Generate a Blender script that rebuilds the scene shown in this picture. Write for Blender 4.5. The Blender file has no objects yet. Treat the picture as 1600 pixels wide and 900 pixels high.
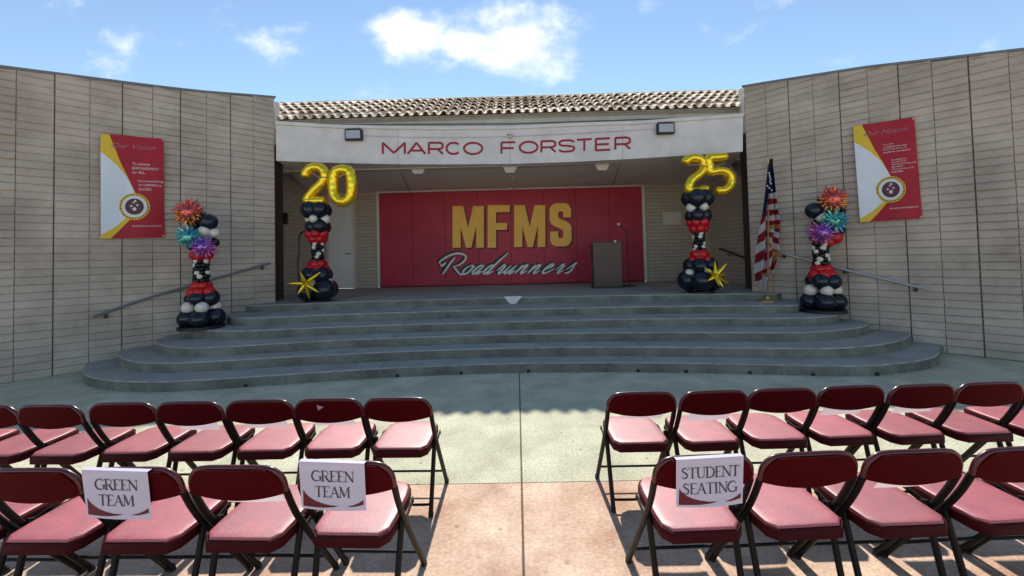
import bpy, bmesh, math, random
from math import sin, cos, tan, atan, radians, pi, sqrt
from mathutils import Vector, Matrix
random.seed(7)
SC = bpy.context.scene
COL = SC.collection

# ------------------------------------------------------------------ camera
F = 650.0; H = 1.66; YH = 400.0; VPX = 807.0
PITCH = radians(1.7); ROLL = radians(1.4)
PPX, PPY = 800.0, YH - F * tan(PITCH)
yaw = atan((VPX - 800) / F)
fw = Vector((-sin(yaw) * cos(PITCH), cos(yaw) * cos(PITCH), sin(PITCH)))
r0 = Vector((cos(yaw), sin(yaw), 0)); u0 = r0.cross(fw)
RT = r0 * cos(ROLL) - u0 * sin(ROLL)
UP = r0 * sin(ROLL) + u0 * cos(ROLL)
cam_d = bpy.data.cameras.new('camera'); cam = bpy.data.objects.new('camera', cam_d); COL.objects.link(cam)
cam.matrix_world = Matrix(((RT.x, UP.x, -fw.x, 0), (RT.y, UP.y, -fw.y, 0), (RT.z, UP.z, -fw.z, H), (0, 0, 0, 1)))
cam_d.sensor_width = 36; cam_d.sensor_fit = 'HORIZONTAL'; cam_d.lens = F / 1600 * 36
cam_d.shift_y = -(450 - PPY) / 1600
cam_d.clip_start = 0.05; cam_d.clip_end = 5000
SC.camera = cam

# ------------------------------------------------------------------ light
SUN_EL = 46.0; SUN_AZ = -2.0          # azimuth from +Y, positive to the right
SC.view_settings.view_transform = 'Standard'; SC.view_settings.look = 'None'
SC.view_settings.gamma = 1; SC.view_settings.exposure = 0.66
W = bpy.data.worlds.new('World'); SC.world = W; W.use_nodes = True
wn = W.node_tree.nodes; wl = W.node_tree.links; wn.clear()
wo = wn.new('ShaderNodeOutputWorld'); bg = wn.new('ShaderNodeBackground')
sky = wn.new('ShaderNodeTexSky'); sky.sky_type = 'NISHITA'; sky.sun_disc = False
sky.sun_elevation = radians(SUN_EL); sky.sun_rotation = radians(SUN_AZ)
sky.air_density = 1.0; sky.dust_density = 0.0; sky.ozone_density = 2.5
bg.inputs['Strength'].default_value = 0.115
wl.new(bg.outputs[0], wo.inputs[0])

def wmath(op, a, b=None, c=None):
    n = wn.new('ShaderNodeMath'); n.operation = op
    for i, v in enumerate((a, b, c)):
        if v is None: continue
        if isinstance(v, (int, float)): n.inputs[i].default_value = v
        else: wl.new(v, n.inputs[i])
    return n.outputs[0]

tc = wn.new('ShaderNodeTexCoord')
sx = wn.new('ShaderNodeSeparateXYZ'); wl.new(tc.outputs['Generated'], sx.inputs[0])
# azimuth-like and elevation-like coordinates of a view direction
azx = wmath('DIVIDE', sx.outputs[0], wmath('MAXIMUM', sx.outputs[1], 0.05))
elz = wmath('DIVIDE', sx.outputs[2], wmath('MAXIMUM', sx.outputs[1], 0.05))
cmb = wn.new('ShaderNodeCombineXYZ'); wl.new(azx, cmb.inputs[0]); wl.new(elz, cmb.inputs[1])
mpn = wn.new('ShaderNodeMapping'); wl.new(cmb.outputs[0], mpn.inputs[0]); mpn.inputs['Scale'].default_value = (1, 1.35, 1)
mpn.inputs['Location'].default_value = (3.1, 1.2, 0)
nz = wn.new('ShaderNodeTexNoise'); nz.inputs['Scale'].default_value = 5.5; nz.inputs['Detail'].default_value = 9; nz.inputs['Roughness'].default_value = 0.58
wl.new(mpn.outputs[0], nz.inputs['Vector'])
nz2 = wn.new('ShaderNodeTexNoise'); nz2.inputs['Scale'].default_value = 2.6; nz2.inputs['Detail'].default_value = 6; nz2.inputs['Roughness'].default_value = 0.6
wl.new(mpn.outputs[0], nz2.inputs['Vector'])

def blob(cx, cy, rx, ry, amp):
    """soft ellipse of cloud cover round one direction"""
    dx = wmath('DIVIDE', wmath('SUBTRACT', azx, cx), rx); dy = wmath('DIVIDE', wmath('SUBTRACT', elz, cy), ry)
    d = wmath('SQRT', wmath('ADD', wmath('MULTIPLY', dx, dx), wmath('MULTIPLY', dy, dy)))
    m = wn.new('ShaderNodeMapRange'); m.interpolation_type = 'SMOOTHSTEP'
    wl.new(d, m.inputs[0]); m.inputs[1].default_value = 0.0; m.inputs[2].default_value = 1.0
    m.inputs[3].default_value = amp; m.inputs[4].default_value = 0.0
    return m.outputs[0]
CLOUDS = [(.02, .515, .30, .16, .92), (-.02, .57, .34, .10, .75), (-.24, .55, .22, .12, .85), (-.11, .53, .14, .10, .98), (-.16, .47, .12, .07, .42), (.33, .60, .09, .05, .40),
          (-.92, .43, .16, .035, .45), (-.52, .54, .20, .14, .27), (-.72, .60, .14, .09, .30), (-.98, .57, .12, .07, .28), (.28, .52, .07, .05, .2), (.62, .60, .1, .04, .2), (.78, .455, .12, .03, .3)]
cov = None
for c in CLOUDS:
    b = blob(*c); cov = b if cov is None else wmath('MAXIMUM', cov, b)
dens = wmath('ADD', wmath('ADD', wmath('MULTIPLY', nz.outputs[0], 1.7), wmath('MULTIPLY', nz2.outputs[0], .6)), wmath('MULTIPLY', cov, .85))
mr = wn.new('ShaderNodeMapRange'); mr.interpolation_type = 'SMOOTHSTEP'; wl.new(dens, mr.inputs[0])
mr.inputs[1].default_value = 1.33; mr.inputs[2].default_value = 1.98; mr.inputs[3].default_value = 0; mr.inputs[4].default_value = 1
skc = wn.new('ShaderNodeMix'); skc.data_type = 'RGBA'; skc.blend_type = 'MULTIPLY'; skc.inputs[0].default_value = 1
wl.new(sky.outputs[0], skc.inputs[6]); skc.inputs[7].default_value = (1.05, 1.02, .92, 1)
mx = wn.new('ShaderNodeMix'); mx.data_type = 'RGBA'
wl.new(mr.outputs[0], mx.inputs[0]); wl.new(skc.outputs[2], mx.inputs[6])
cvr = wn.new('ShaderNodeValToRGB'); wl.new(nz.outputs[0], cvr.inputs[0])
cvr.color_ramp.elements[0].position = .38; cvr.color_ramp.elements[0].color = (5.2, 5.6, 6.0, 1)
cvr.color_ramp.elements[1].position = .62; cvr.color_ramp.elements[1].color = (7.6, 7.6, 7.1, 1)
wl.new(cvr.outputs[0], mx.inputs[7]); wl.new(mx.outputs[2], bg.inputs[0])

sd = bpy.data.lights.new('sun', 'SUN'); sd.energy = 3.5; sd.angle = radians(0.9); sd.color = (1, .955, .87)
sun = bpy.data.objects.new('sun', sd); COL.objects.link(sun)
sdir = Vector((sin(radians(SUN_AZ)) * cos(radians(SUN_EL)), cos(radians(SUN_AZ)) * cos(radians(SUN_EL)), sin(radians(SUN_EL))))
sun.rotation_euler = sdir.to_track_quat('Z', 'Y').to_euler(); sun.location = sdir * 60

# ------------------------------------------------------------------ helpers
CAM = Vector((0, 0, H))
def ray(x, y): return fw + RT * ((x - PPX) / F) - UP * ((y - PPY) / F)
def onz(x, y, z):
    d = ray(x, y); return CAM + d * ((z - H) / d.z)
def ony(x, y, Y):
    d = ray(x, y); return CAM + d * (Y / d.y)
def onplane(x, y, p, n):
    d = ray(x, y); return CAM + d * ((p - CAM).dot(n) / d.dot(n))

def newmat(name, col, rough=.7, metal=0., var=0., vscale=3., bump=0., bscale=40., spec=.5, col2=None, island=0., coat=0., sheen=0., detail=4):
    m = bpy.data.materials.new(name); m.use_nodes = True
    nt = m.node_tree; n = nt.nodes; l = nt.links; p = n['Principled BSDF']
    p.inputs['Base Color'].default_value = (*col, 1); p.inputs['Roughness'].default_value = rough
    p.inputs['Metallic'].default_value = metal; p.inputs['Specular IOR Level'].default_value = spec
    if coat: p.inputs['Coat Weight'].default_value = coat; p.inputs['Coat Roughness'].default_value = .12 if coat < .6 else .42
    t = n.new('ShaderNodeTexCoord'); src = None
    if var or col2:
        a = n.new('ShaderNodeTexNoise'); a.inputs['Scale'].default_value = vscale; a.inputs['Detail'].default_value = detail; a.inputs['Roughness'].default_value = .62
        l.new(t.outputs['Object'], a.inputs['Vector'])
        r = n.new('ShaderNodeValToRGB'); l.new(a.outputs[0], r.inputs[0])
        c2 = col2 if col2 else col
        r.color_ramp.elements[0].position = .33; r.color_ramp.elements[1].position = .67
        r.color_ramp.elements[0].color = (*[c * (1 - var) for c in col], 1); r.color_ramp.elements[1].color = (*[min(1, c * (1 + var)) for c in c2], 1)
        src = r.outputs[0]
    if island:
        g = n.new('ShaderNodeNewGeometry'); mr_ = n.new('ShaderNodeMapRange'); l.new(g.outputs['Random Per Island'], mr_.inputs[0])
        mr_.inputs[3].default_value = 1 - island; mr_.inputs[4].default_value = 1 + island
        mm = n.new('ShaderNodeMix'); mm.data_type = 'RGBA'; mm.blend_type = 'MULTIPLY'; mm.inputs[0].default_value = 1
        if src: l.new(src, mm.inputs[6])
        else: mm.inputs[6].default_value = (*col, 1)
        cb = n.new('ShaderNodeCombineColor'); [l.new(mr_.outputs[0], cb.inputs[i]) for i in range(3)]
        l.new(cb.outputs[0], mm.inputs[7]); src = mm.outputs[2]
    if src: l.new(src, p.inputs['Base Color'])
    if bump:
        b = n.new('ShaderNodeTexNoise'); b.inputs['Scale'].default_value = bscale; b.inputs['Detail'].default_value = 5
        l.new(t.outputs['Object'], b.inputs['Vector'])
        bb = n.new('ShaderNodeBump'); bb.inputs['Strength'].default_value = bump; bb.inputs['Distance'].default_value = .01
        l.new(b.outputs[0], bb.inputs['Height']); l.new(bb.outputs[0], p.inputs['Normal'])
    return m

def addspeck(m, scale, amt, dark=True, joints=None):
    """multiply fine aggregate specks, stains into the base colour; joints = list of (axis, position, halfwidth)"""
    nt = m.node_tree; n = nt.nodes; l = nt.links; p = n['Principled BSDF']
    t = n.new('ShaderNodeTexCoord'); lk = p.inputs['Base Color'].links[0]; cur = lk.from_socket
    a = n.new('ShaderNodeTexNoise'); a.inputs['Scale'].default_value = scale; a.inputs['Detail'].default_value = 3; l.new(t.outputs['Object'], a.inputs['Vector'])
    r = n.new('ShaderNodeMapRange'); l.new(a.outputs[0], r.inputs[0]); r.inputs[1].default_value = .3; r.inputs[2].default_value = .7
    r.inputs[3].default_value = 1 - amt; r.inputs[4].default_value = 1 + amt
    v = r.outputs[0]
    b = n.new('ShaderNodeTexVoronoi'); b.inputs['Scale'].default_value = scale * .12; l.new(t.outputs['Object'], b.inputs['Vector'])
    r2 = n.new('ShaderNodeMapRange'); l.new(b.outputs['Distance'], r2.inputs[0]); r2.inputs[1].default_value = .05; r2.inputs[2].default_value = .11
    r2.inputs[3].default_value = 1 - amt * 2.2; r2.inputs[4].default_value = 1
    q = n.new('ShaderNodeMath'); q.operation = 'MULTIPLY'; l.new(v, q.inputs[0]); l.new(r2.outputs[0], q.inputs[1]); v = q.outputs[0]
    s = n.new('ShaderNodeSeparateXYZ'); l.new(t.outputs['Object'], s.inputs[0])
    for (ax, pos, hw) in (joints or []):
        d = n.new('ShaderNodeMath'); d.operation = 'SUBTRACT'; l.new(s.outputs[ax], d.inputs[0]); d.inputs[1].default_value = pos
        e = n.new('ShaderNodeMath'); e.operation = 'ABSOLUTE'; l.new(d.outputs[0], e.inputs[0])
        f = n.new('ShaderNodeMapRange'); l.new(e.outputs[0], f.inputs[0]); f.inputs[1].default_value = hw * .6; f.inputs[2].default_value = hw * 1.3
        f.inputs[3].default_value = .22; f.inputs[4].default_value = 1
        g = n.new('ShaderNodeMath'); g.operation = 'MULTIPLY'; l.new(v, g.inputs[0]); l.new(f.outputs[0], g.inputs[1]); v = g.outputs[0]
    mm = n.new('ShaderNodeMix'); mm.data_type = 'RGBA'; mm.blend_type = 'MULTIPLY'; mm.inputs[0].default_value = 1
    l.new(cur, mm.inputs[6]); cb = n.new('ShaderNodeCombineColor'); [l.new(v, cb.inputs[i]) for i in range(3)]
    l.new(cb.outputs[0], mm.inputs[7]); l.new(mm.outputs[2], p.inputs['Base Color'])
    return m

def tag(o, label=None, cat=None, group=None, kind=None):
    if label: o['label'] = label
    if cat: o['category'] = cat
    if group: o['group'] = group
    if kind: o['kind'] = kind
    return o
def empty(name, loc=(0, 0, 0), rz=0):
    o = bpy.data.objects.new(name, None); COL.objects.link(o); o.location = loc; o.rotation_euler = (0, 0, rz); o.empty_display_size = .1; return o
def obj(name, bm, mats, parent=None, smooth=None, loc=None):
    me = bpy.data.meshes.new(name); bm.normal_update(); bm.to_mesh(me); bm.free()
    for m in (mats if isinstance(mats, (list, tuple)) else [mats]): me.materials.append(m)
    if smooth is not None:
        me.polygons.foreach_set('use_smooth', [True] * len(me.polygons))
        me.set_sharp_from_angle(angle=radians(smooth))
    o = bpy.data.objects.new(name, me); COL.objects.link(o)
    if parent: o.parent = parent
    if loc: o.location = loc
    return o
def wobj(name, bm, mats, parent=None, smooth=None):
    """mesh given in world coordinates, shifted into its parent's frame"""
    if parent:
        bm.transform(Matrix.LocRotScale(parent.location, parent.rotation_euler, None).inverted())
    return obj(name, bm, mats, parent, smooth)
def NB(): return bmesh.new()
def box(bm, c, s, mi=0, M=None, bev=0.):
    r = bmesh.ops.create_cube(bm, size=1); vs = r['verts']
    bmesh.ops.scale(bm, vec=s, verts=vs); 
    fs = list({f for v in vs for f in v.link_faces})
    for f in fs: f.material_index = mi
    if bev:
        es = list({e for v in vs for e in v.link_edges}); rr = bmesh.ops.bevel(bm, geom=es, offset=bev, segments=2, affect='EDGES', profile=.5)
        vs = list({v for f in rr['faces'] for v in f.verts} | {v for v in vs if v.is_valid})
        vs2 = set()
        st = list(vs)
        while st:
            v = st.pop()
            if v in vs2: continue
            vs2.add(v)
            for e in v.link_edges: st.append(e.other_vert(v))
        vs = list(vs2)
        for v in vs:
            for f in v.link_faces: f.material_index = mi
    bmesh.ops.translate(bm, vec=c, verts=vs)
    if M is not None: bmesh.ops.transform(bm, matrix=M, verts=vs)
    return vs
def prism(bm, pts, z0, z1, mi=0):
    """vertical prism on plan polygon pts"""
    a = [bm.verts.new((p[0], p[1], z0)) for p in pts]; b = [bm.verts.new((p[0], p[1], z1)) for p in pts]
    n = len(pts); fs = [bm.faces.new(b), bm.faces.new(a[::-1])]
    for i in range(n): fs.append(bm.faces.new((a[i], a[(i + 1) % n], b[(i + 1) % n], b[i])))
    for f in fs: f.material_index = mi
    return fs
from mathutils.geometry import tessellate_polygon
def tess(P):
    return tessellate_polygon([[Vector((p[0], p[1], 0)) for p in P]])
def flat_bm(P):
    b = bmesh.new(); vs = [b.verts.new((p[0], p[1], 0)) for p in P]
    for t in tess(P):
        try: b.faces.new([vs[i] for i in t])
        except ValueError: pass
    return b
def slab(bm, P, fn, n, th, mi=0):
    """polygon P (2D) mapped by fn to 3D, thickness th back along -n (fn already on the front plane)"""
    a = [bm.verts.new(fn(*p)) for p in P]; b = [bm.verts.new(fn(*p) - n * th) for p in P]
    k = len(P); fs = []
    for t in tess(P): fs.append(bm.faces.new([a[i] for i in t])); fs.append(bm.faces.new([b[i] for i in t[::-1]]))
    for i in range(k): fs.append(bm.faces.new((a[(i + 1) % k], a[i], b[i], b[(i + 1) % k])))
    for f in fs: f.material_index = mi
def tube(bm, pts, rad, seg=8, mi=0, cap=True, flat=None, nrm=None):
    """tube along pts; rad number or list; flat = thickness factor along nrm"""
    pts = [Vector(p) for p in pts]; n = len(pts)
    rads = rad if isinstance(rad, (list, tuple)) else [rad] * n
    rings = []; prev = None
    for i, p in enumerate(pts):
        t = (pts[min(i + 1, n - 1)] - pts[max(i - 1, 0)]).normalized()
        if nrm is not None: b = Vector(nrm); b = (b - t * b.dot(t)).normalized()
        elif prev is not None: b = (prev - t * prev.dot(t)).normalized()
        else:
            b = Vector((0, 0, 1)) if abs(t.z) < .9 else Vector((1, 0, 0)); b = (b - t * b.dot(t)).normalized()
        prev = b; c = t.cross(b); fl = flat if flat is not None else 1
        rings.append([bm.verts.new(p + (c * cos(2 * pi * k / seg) + b * (fl * sin(2 * pi * k / seg))) * rads[i]) for k in range(seg)])
    for i in range(n - 1):
        for k in range(seg):
            f = bm.faces.new((rings[i][k], rings[i][(k + 1) % seg], rings[i + 1][(k + 1) % seg], rings[i + 1][k])); f.material_index = mi
    if cap:
        f = bm.faces.new(rings[0][::-1]); f.material_index = mi; f = bm.faces.new(rings[-1]); f.material_index = mi
    return rings
def cr(pts, k=6, closed=False):
    """Catmull-Rom"""
    pts = [Vector(p) for p in pts]; n = len(pts); out = []
    for i in range(n - 1):
        p0 = pts[max(i - 1, 0)]; p1 = pts[i]; p2 = pts[i + 1]; p3 = pts[min(i + 2, n - 1)]
        for j in range(k):
            t = j / k; out.append(.5 * ((2 * p1) + (p2 - p0) * t + (2 * p0 - 5 * p1 + 4 * p2 - p3) * t * t + (3 * p1 - p0 - 3 * p2 + p3) * t ** 3))
    out.append(pts[-1]); return out
def sphere(bm, c, r, seg=20, rings=12, s=(1, 1, 1), mi=0):
    rr = bmesh.ops.create_uvsphere(bm, u_segments=seg, v_segments=rings, radius=r)
    bmesh.ops.scale(bm, vec=s, verts=rr['verts']); bmesh.ops.translate(bm, vec=c, verts=rr['verts'])
    for f in {f for v in rr['verts'] for f in v.link_faces}: f.material_index = mi
    return rr['verts']
def text_bm(s, size=1.0, sx=1.0, align='LEFT', shear=0, extr=0.0, res=3, space=1.0):
    """built-in font -> bmesh in XY plane"""
    cu = bpy.data.curves.new('lettering', 'FONT'); cu.body = s; cu.size = size; cu.align_x = align; cu.shear = shear; cu.extrude = extr; cu.resolution_u = res; cu.space_character = space
    o = bpy.data.objects.new('lettering', cu); COL.objects.link(o)
    dg = bpy.context.evaluated_depsgraph_get(); me = bpy.data.meshes.new_from_object(o.evaluated_get(dg))
    bm = bmesh.new(); bm.from_mesh(me); bpy.data.meshes.remove(me); bpy.data.objects.remove(o); bpy.data.curves.remove(cu)
    for v in bm.verts: v.co.x *= sx
    return bm
def merge(dst, src, fn, mi=0):
    """copy src bmesh into dst with vertices mapped by fn"""
    mp = {v: dst.verts.new(fn(v.co)) for v in src.verts}
    for f in src.faces:
        try: g = dst.faces.new([mp[v] for v in f.verts]); g.material_index = mi
        except ValueError: pass
    src.free()

# ------------------------------------------------------------------ materials
M = {}
M['concrete'] = addspeck(newmat('concrete_pale', (.52, .495, .35), .9, var=.13, vscale=2.3, bump=.5, bscale=90, col2=(.58, .56, .41), detail=10, spec=.25), 55, .22,
                         joints=[(0, -.005, .008), (0, 8.2, .008), (0, -8.2, .008)])
M['salmon'] = addspeck(newmat('concrete_salmon', (.56, .34, .235), .88, var=.13, vscale=2.6, bump=.5, bscale=70, col2=(.68, .50, .37), detail=10, spec=.25), 40, .16,
                       joints=[(0, -.005, .008), (0, 3.6, .007), (0, -3.6, .007)])
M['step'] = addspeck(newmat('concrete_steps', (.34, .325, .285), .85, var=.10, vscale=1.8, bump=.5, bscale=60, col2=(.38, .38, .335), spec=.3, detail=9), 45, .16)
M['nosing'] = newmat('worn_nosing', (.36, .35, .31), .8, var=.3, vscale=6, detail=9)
M['riser'] = addspeck(newmat('concrete_riser_shade', (.16, .16, .138), .85, var=.22, vscale=2.2, bump=.5, bscale=60, col2=(.21, .21, .18), detail=9, spec=.3), 45, .16)  # step concrete darkened: upright faces' weaker light from overhead sky painted into colour
M['block'] = newmat('split_block', (.45, .37, .305), .95, var=.15, vscale=1.3, bump=1.0, bscale=38, island=.055, col2=(.51, .43, .36), detail=9, spec=.2)
M['mortar'] = newmat('mortar', (.26, .21, .17), .95, var=.15, vscale=12, spec=.1)
M['cap'] = newmat('metal_cap', (.17, .18, .19), .5, var=.1)
M['stucco'] = newmat('stucco_lilac', (.68, .645, .635), .92, var=.05, vscale=2.5, bump=.6, bscale=55, spec=.2, col2=(.73, .695, .69))
M['stucco2'] = newmat('stucco_grey', (.50, .48, .42), .92, var=.08, vscale=3, bump=.5, bscale=50, spec=.2)
M['soffit'] = newmat('soffit_paint', (.68, .635, .58), .9, var=.05, vscale=1.2, bump=.25, bscale=40, spec=.2)
M['trim'] = newmat('trim_white', (.62, .57, .53), .7, var=.08, vscale=8)
M['tile'] = newmat('clay_tile', (.70, .52, .38), .8, var=.18, vscale=1.6, bump=.4, bscale=50, island=.22, col2=(.86, .72, .58), spec=.3)
M['darkmetal'] = newmat('dark_bronze', (.05, .038, .033), .55, var=.1)
M['mural'] = newmat('mural_crimson', (.39, .014, .038), .5, var=.08, vscale=.8, bump=.1, bscale=20, col2=(.45, .026, .058), spec=.4)
M['gold'] = newmat('lettering_gold', (.93, .51, .09), .6, var=.06, vscale=5)
M['letterred'] = newmat('lettering_crimson', (.36, .012, .035), .5)
M['black'] = newmat('paint_black', (.012, .012, .014), .5)
M['white'] = newmat('paint_white', (.74, .72, .70), .6, var=.04)
M['door'] = newmat('door_paint', (.76, .73, .72), .6, var=.04, vscale=2)
M['tube'] = newmat('chair_tube', (.006, .005, .0045), .5, metal=.0, spec=.22)
M['vinyl'] = newmat('burgundy_vinyl', (.40, .065, .085), .55, var=.18, vscale=9, bump=.35, bscale=240, spec=1.0, coat=.8, detail=8)
def objrandom(m, off=9.0, val=.10):
    n = m.node_tree.nodes; l = m.node_tree.links; oi = n.new('ShaderNodeObjectInfo'); t = [x for x in n if x.type == 'TEX_COORD'][0]
    for x in [x for x in n if x.type == 'TEX_NOISE']:
        v = n.new('ShaderNodeVectorMath'); v.operation = 'MULTIPLY_ADD'; c = n.new('ShaderNodeCombineXYZ'); [l.new(oi.outputs['Random'], c.inputs[i]) for i in range(3)]
        l.new(c.outputs[0], v.inputs[0]); v.inputs[1].default_value = (off, off * 1.7, off * .6); l.new(t.outputs['Object'], v.inputs[2]); l.new(v.outputs[0], x.inputs['Vector'])
    p = n['Principled BSDF']; cur = p.inputs['Base Color'].links[0].from_socket; h = n.new('ShaderNodeHueSaturation'); mr_ = n.new('ShaderNodeMapRange')
    l.new(oi.outputs['Random'], mr_.inputs[0]); mr_.inputs[3].default_value = 1 - val; mr_.inputs[4].default_value = 1 + val
    l.new(mr_.outputs[0], h.inputs['Value']); l.new(cur, h.inputs['Color']); l.new(h.outputs[0], p.inputs['Base Color'])
objrandom(M['vinyl'], 9, .14)
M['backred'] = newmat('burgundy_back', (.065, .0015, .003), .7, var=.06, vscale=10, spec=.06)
M['seatpan'] = newmat('burgundy_steel', (.05, .002, .004), .6, spec=.12)
M['railred'] = newmat('burgundy_rail', (.07, .003, .006), .36, spec=.5, coat=.3)
M['rubber'] = newmat('rubber', (.02, .02, .02), .8)
M['paper'] = newmat('paper', (.66, .61, .74), .65, var=.02, vscale=10)  # white stock; lavender cast of blue skylight is put into the colour
def papermat(name, col, tr):
    m = bpy.data.materials.new(name); m.use_nodes = True; n = m.node_tree.nodes; l = m.node_tree.links; p = n['Principled BSDF']
    p.inputs['Base Color'].default_value = (*col, 1); p.inputs['Roughness'].default_value = .6
    t = n.new('ShaderNodeBsdfTranslucent'); t.inputs[0].default_value = (*col, 1); x = n.new('ShaderNodeMixShader'); x.inputs[0].default_value = tr
    l.new(p.outputs[0], x.inputs[1]); l.new(t.outputs[0], x.inputs[2]); l.new(x.outputs[0], n['Material Output'].inputs[0]); return m
M['sheet'] = papermat('thin_paper', (.84, .78, .84), .22)
M['sign'] = papermat('sign_paper_skytint', (.60, .56, .70), .03)  # white paper with the tint of blue skylight mixed into its colour
M['ink'] = newmat('ink', (.06, .045, .07), .7)
M['maroon'] = newmat('maroon_ink', (.13, .006, .012), .6)
M['navyb'] = newmat('balloon_navy', (.006, .012, .024), .2, spec=.4, coat=.15)
M['whiteb'] = newmat('balloon_pearl', (.74, .68, .60), .28, spec=.5, coat=.3)
M['redb'] = newmat('balloon_red', (.52, .006, .010), .22, spec=.4, coat=.15)
M['blackb'] = newmat('balloon_black', (.004, .004, .005), .25, spec=.35, coat=.1)
M['goldfoil'] = newmat('gold_foil', (1.0, .68, .035), .22, metal=.72, bump=.2, bscale=14)
M['pinkfoil'] = newmat('coral_foil', (.70, .14, .12), .22, metal=.8)
M['orangefoil'] = newmat('orange_foil', (.70, .30, .11), .22, metal=.85)
M['tealfoil'] = newmat('teal_foil', (.13, .46, .42), .22, metal=.85)
M['bluefoil'] = newmat('blue_foil', (.06, .28, .50), .25, metal=.6)
M['mintfoil'] = newmat('mint_foil', (.30, .75, .55), .25, metal=.5)
M['purplefoil'] = newmat('violet_foil', (.30, .14, .50), .22, metal=.85)
M['magentafoil'] = newmat('magenta_foil', (.56, .14, .38), .22, metal=.8)
M['rail'] = newmat('rail_steel', (.16, .17, .185), .5, metal=.3, var=.1, vscale=9)
M['railr'] = newmat('rail_galvanised', (.42, .42, .43), .45, metal=.4, var=.1, vscale=9)
M['flagred'] = newmat('flag_red', (.36, .015, .03), .65, spec=.4)
M['flagwhite'] = newmat('flag_white', (.72, .68, .70), .65, spec=.4)
M['flagblue'] = newmat('flag_blue', (.012, .018, .075), .6, spec=.4)
M['fringe'] = newmat('flag_fringe', (.62, .32, .10), .6, var=.2, vscale=60)
M['brass'] = newmat('brass', (.62, .45, .16), .35, metal=.8)
M['wood'] = newmat('pole_wood', (.30, .15, .07), .45)
M['podium'] = newmat('podium_laminate', (.085, .042, .038), .4, var=.25, vscale=2.2, spec=.5)
M['glass'] = newmat('lamp_glass', (.42, .43, .47), .18, spec=.6, bump=.3, bscale=60)
M['fixture'] = newmat('light_fixture', (.62, .54, .48), .5)
M['banred'] = newmat('banner_red', (.42, .014, .03), .55, var=.08, vscale=3, spec=.35)
M['banyel'] = newmat('banner_yellow', (.78, .52, .03), .55)
M['banwhite'] = newmat('banner_white', (.76, .80, .88), .55)
M['banpink'] = newmat('banner_script', (.42, .16, .20), .6)
M['plum'] = newmat('seal_plum', (.12, .035, .07), .6)

# fine brick for the recess of the stage
def brickmat():
    m = bpy.data.materials.new('recess_brick'); m.use_nodes = True; n = m.node_tree.nodes; l = m.node_tree.links; p = n['Principled BSDF']
    p.inputs['Roughness'].default_value = .95; p.inputs['Specular IOR Level'].default_value = .2
    t = n.new('ShaderNodeTexCoord'); s = n.new('ShaderNodeSeparateXYZ'); l.new(t.outputs['Object'], s.inputs[0])
    a = n.new('ShaderNodeMath'); a.operation = 'ADD'; l.new(s.outputs[0], a.inputs[0]); l.new(s.outputs[1], a.inputs[1])
    c = n.new('ShaderNodeCombineXYZ'); l.new(a.outputs[0], c.inputs[0]); l.new(s.outputs[2], c.inputs[1])
    b = n.new('ShaderNodeTexBrick'); l.new(c.outputs[0], b.inputs['Vector'])
    b.inputs['Scale'].default_value = 1; b.inputs['Brick Width'].default_value = .40; b.inputs['Row Height'].default_value = .10
    b.inputs['Mortar Size'].default_value = .007; b.inputs['Mortar Smooth'].default_value = .5; b.inputs['Bias'].default_value = -.2
    b.inputs['Color1'].default_value = (.52, .43, .35, 1); b.inputs['Color2'].default_value = (.46, .38, .31, 1); b.inputs['Mortar'].default_value = (.33, .285, .225, 1)
    l.new(b.outputs[0], p.inputs['Base Color'])
    nz_ = n.new('ShaderNodeTexNoise'); nz_.inputs['Scale'].default_value = 40; l.new(t.outputs['Object'], nz_.inputs['Vector'])
    ad = n.new('ShaderNodeMath'); ad.operation = 'MULTIPLY_ADD'; l.new(b.outputs['Fac'], ad.inputs[0]); ad.inputs[1].default_value = -1.5; l.new(nz_.outputs[0], ad.inputs[2])
    bp = n.new('ShaderNodeBump'); bp.inputs['Strength'].default_value = .8; bp.inputs['Distance'].default_value = .008
    l.new(ad.outputs[0], bp.inputs['Height']); l.new(bp.outputs[0], p.inputs['Normal']); return m
M['brick'] = brickmat()

# ------------------------------------------------------------------ ground
RISE = .138
bm = NB(); s = 400
vs = [bm.verts.new(p) for p in ((-s, -s, -.004), (s, -s, -.004), (s, s, -.004), (-s, s, -.004))]; bm.faces.new(vs)
tag(obj('ground', bm, M['concrete']), kind='structure')
bm = NB(); jy = 3.10
vs = [bm.verts.new(p) for p in ((-30, -14, .0), (30, -14, .0), (30, jy - .009, .0), (-30, jy - .009, .0))]; bm.faces.new(vs)
tag(obj('paving', bm, M['salmon']), kind='structure')
bm = NB()
vs = [bm.verts.new(p) for p in ((-30, jy, .0), (30, jy, .0), (30, 9, .0), (-30, 9, .0))]; bm.faces.new(vs)
tag(obj('plaza', bm, M['concrete']), kind='structure')
bm = NB()
vs = [bm.verts.new(p) for p in ((-30, jy - .009, -.0015), (30, jy - .009, -.0015), (30, jy, -.0015), (-30, jy, -.0015))]; bm.faces.new(vs)
tag(obj('paving_joint', bm, M['mortar']), kind='structure')

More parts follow.
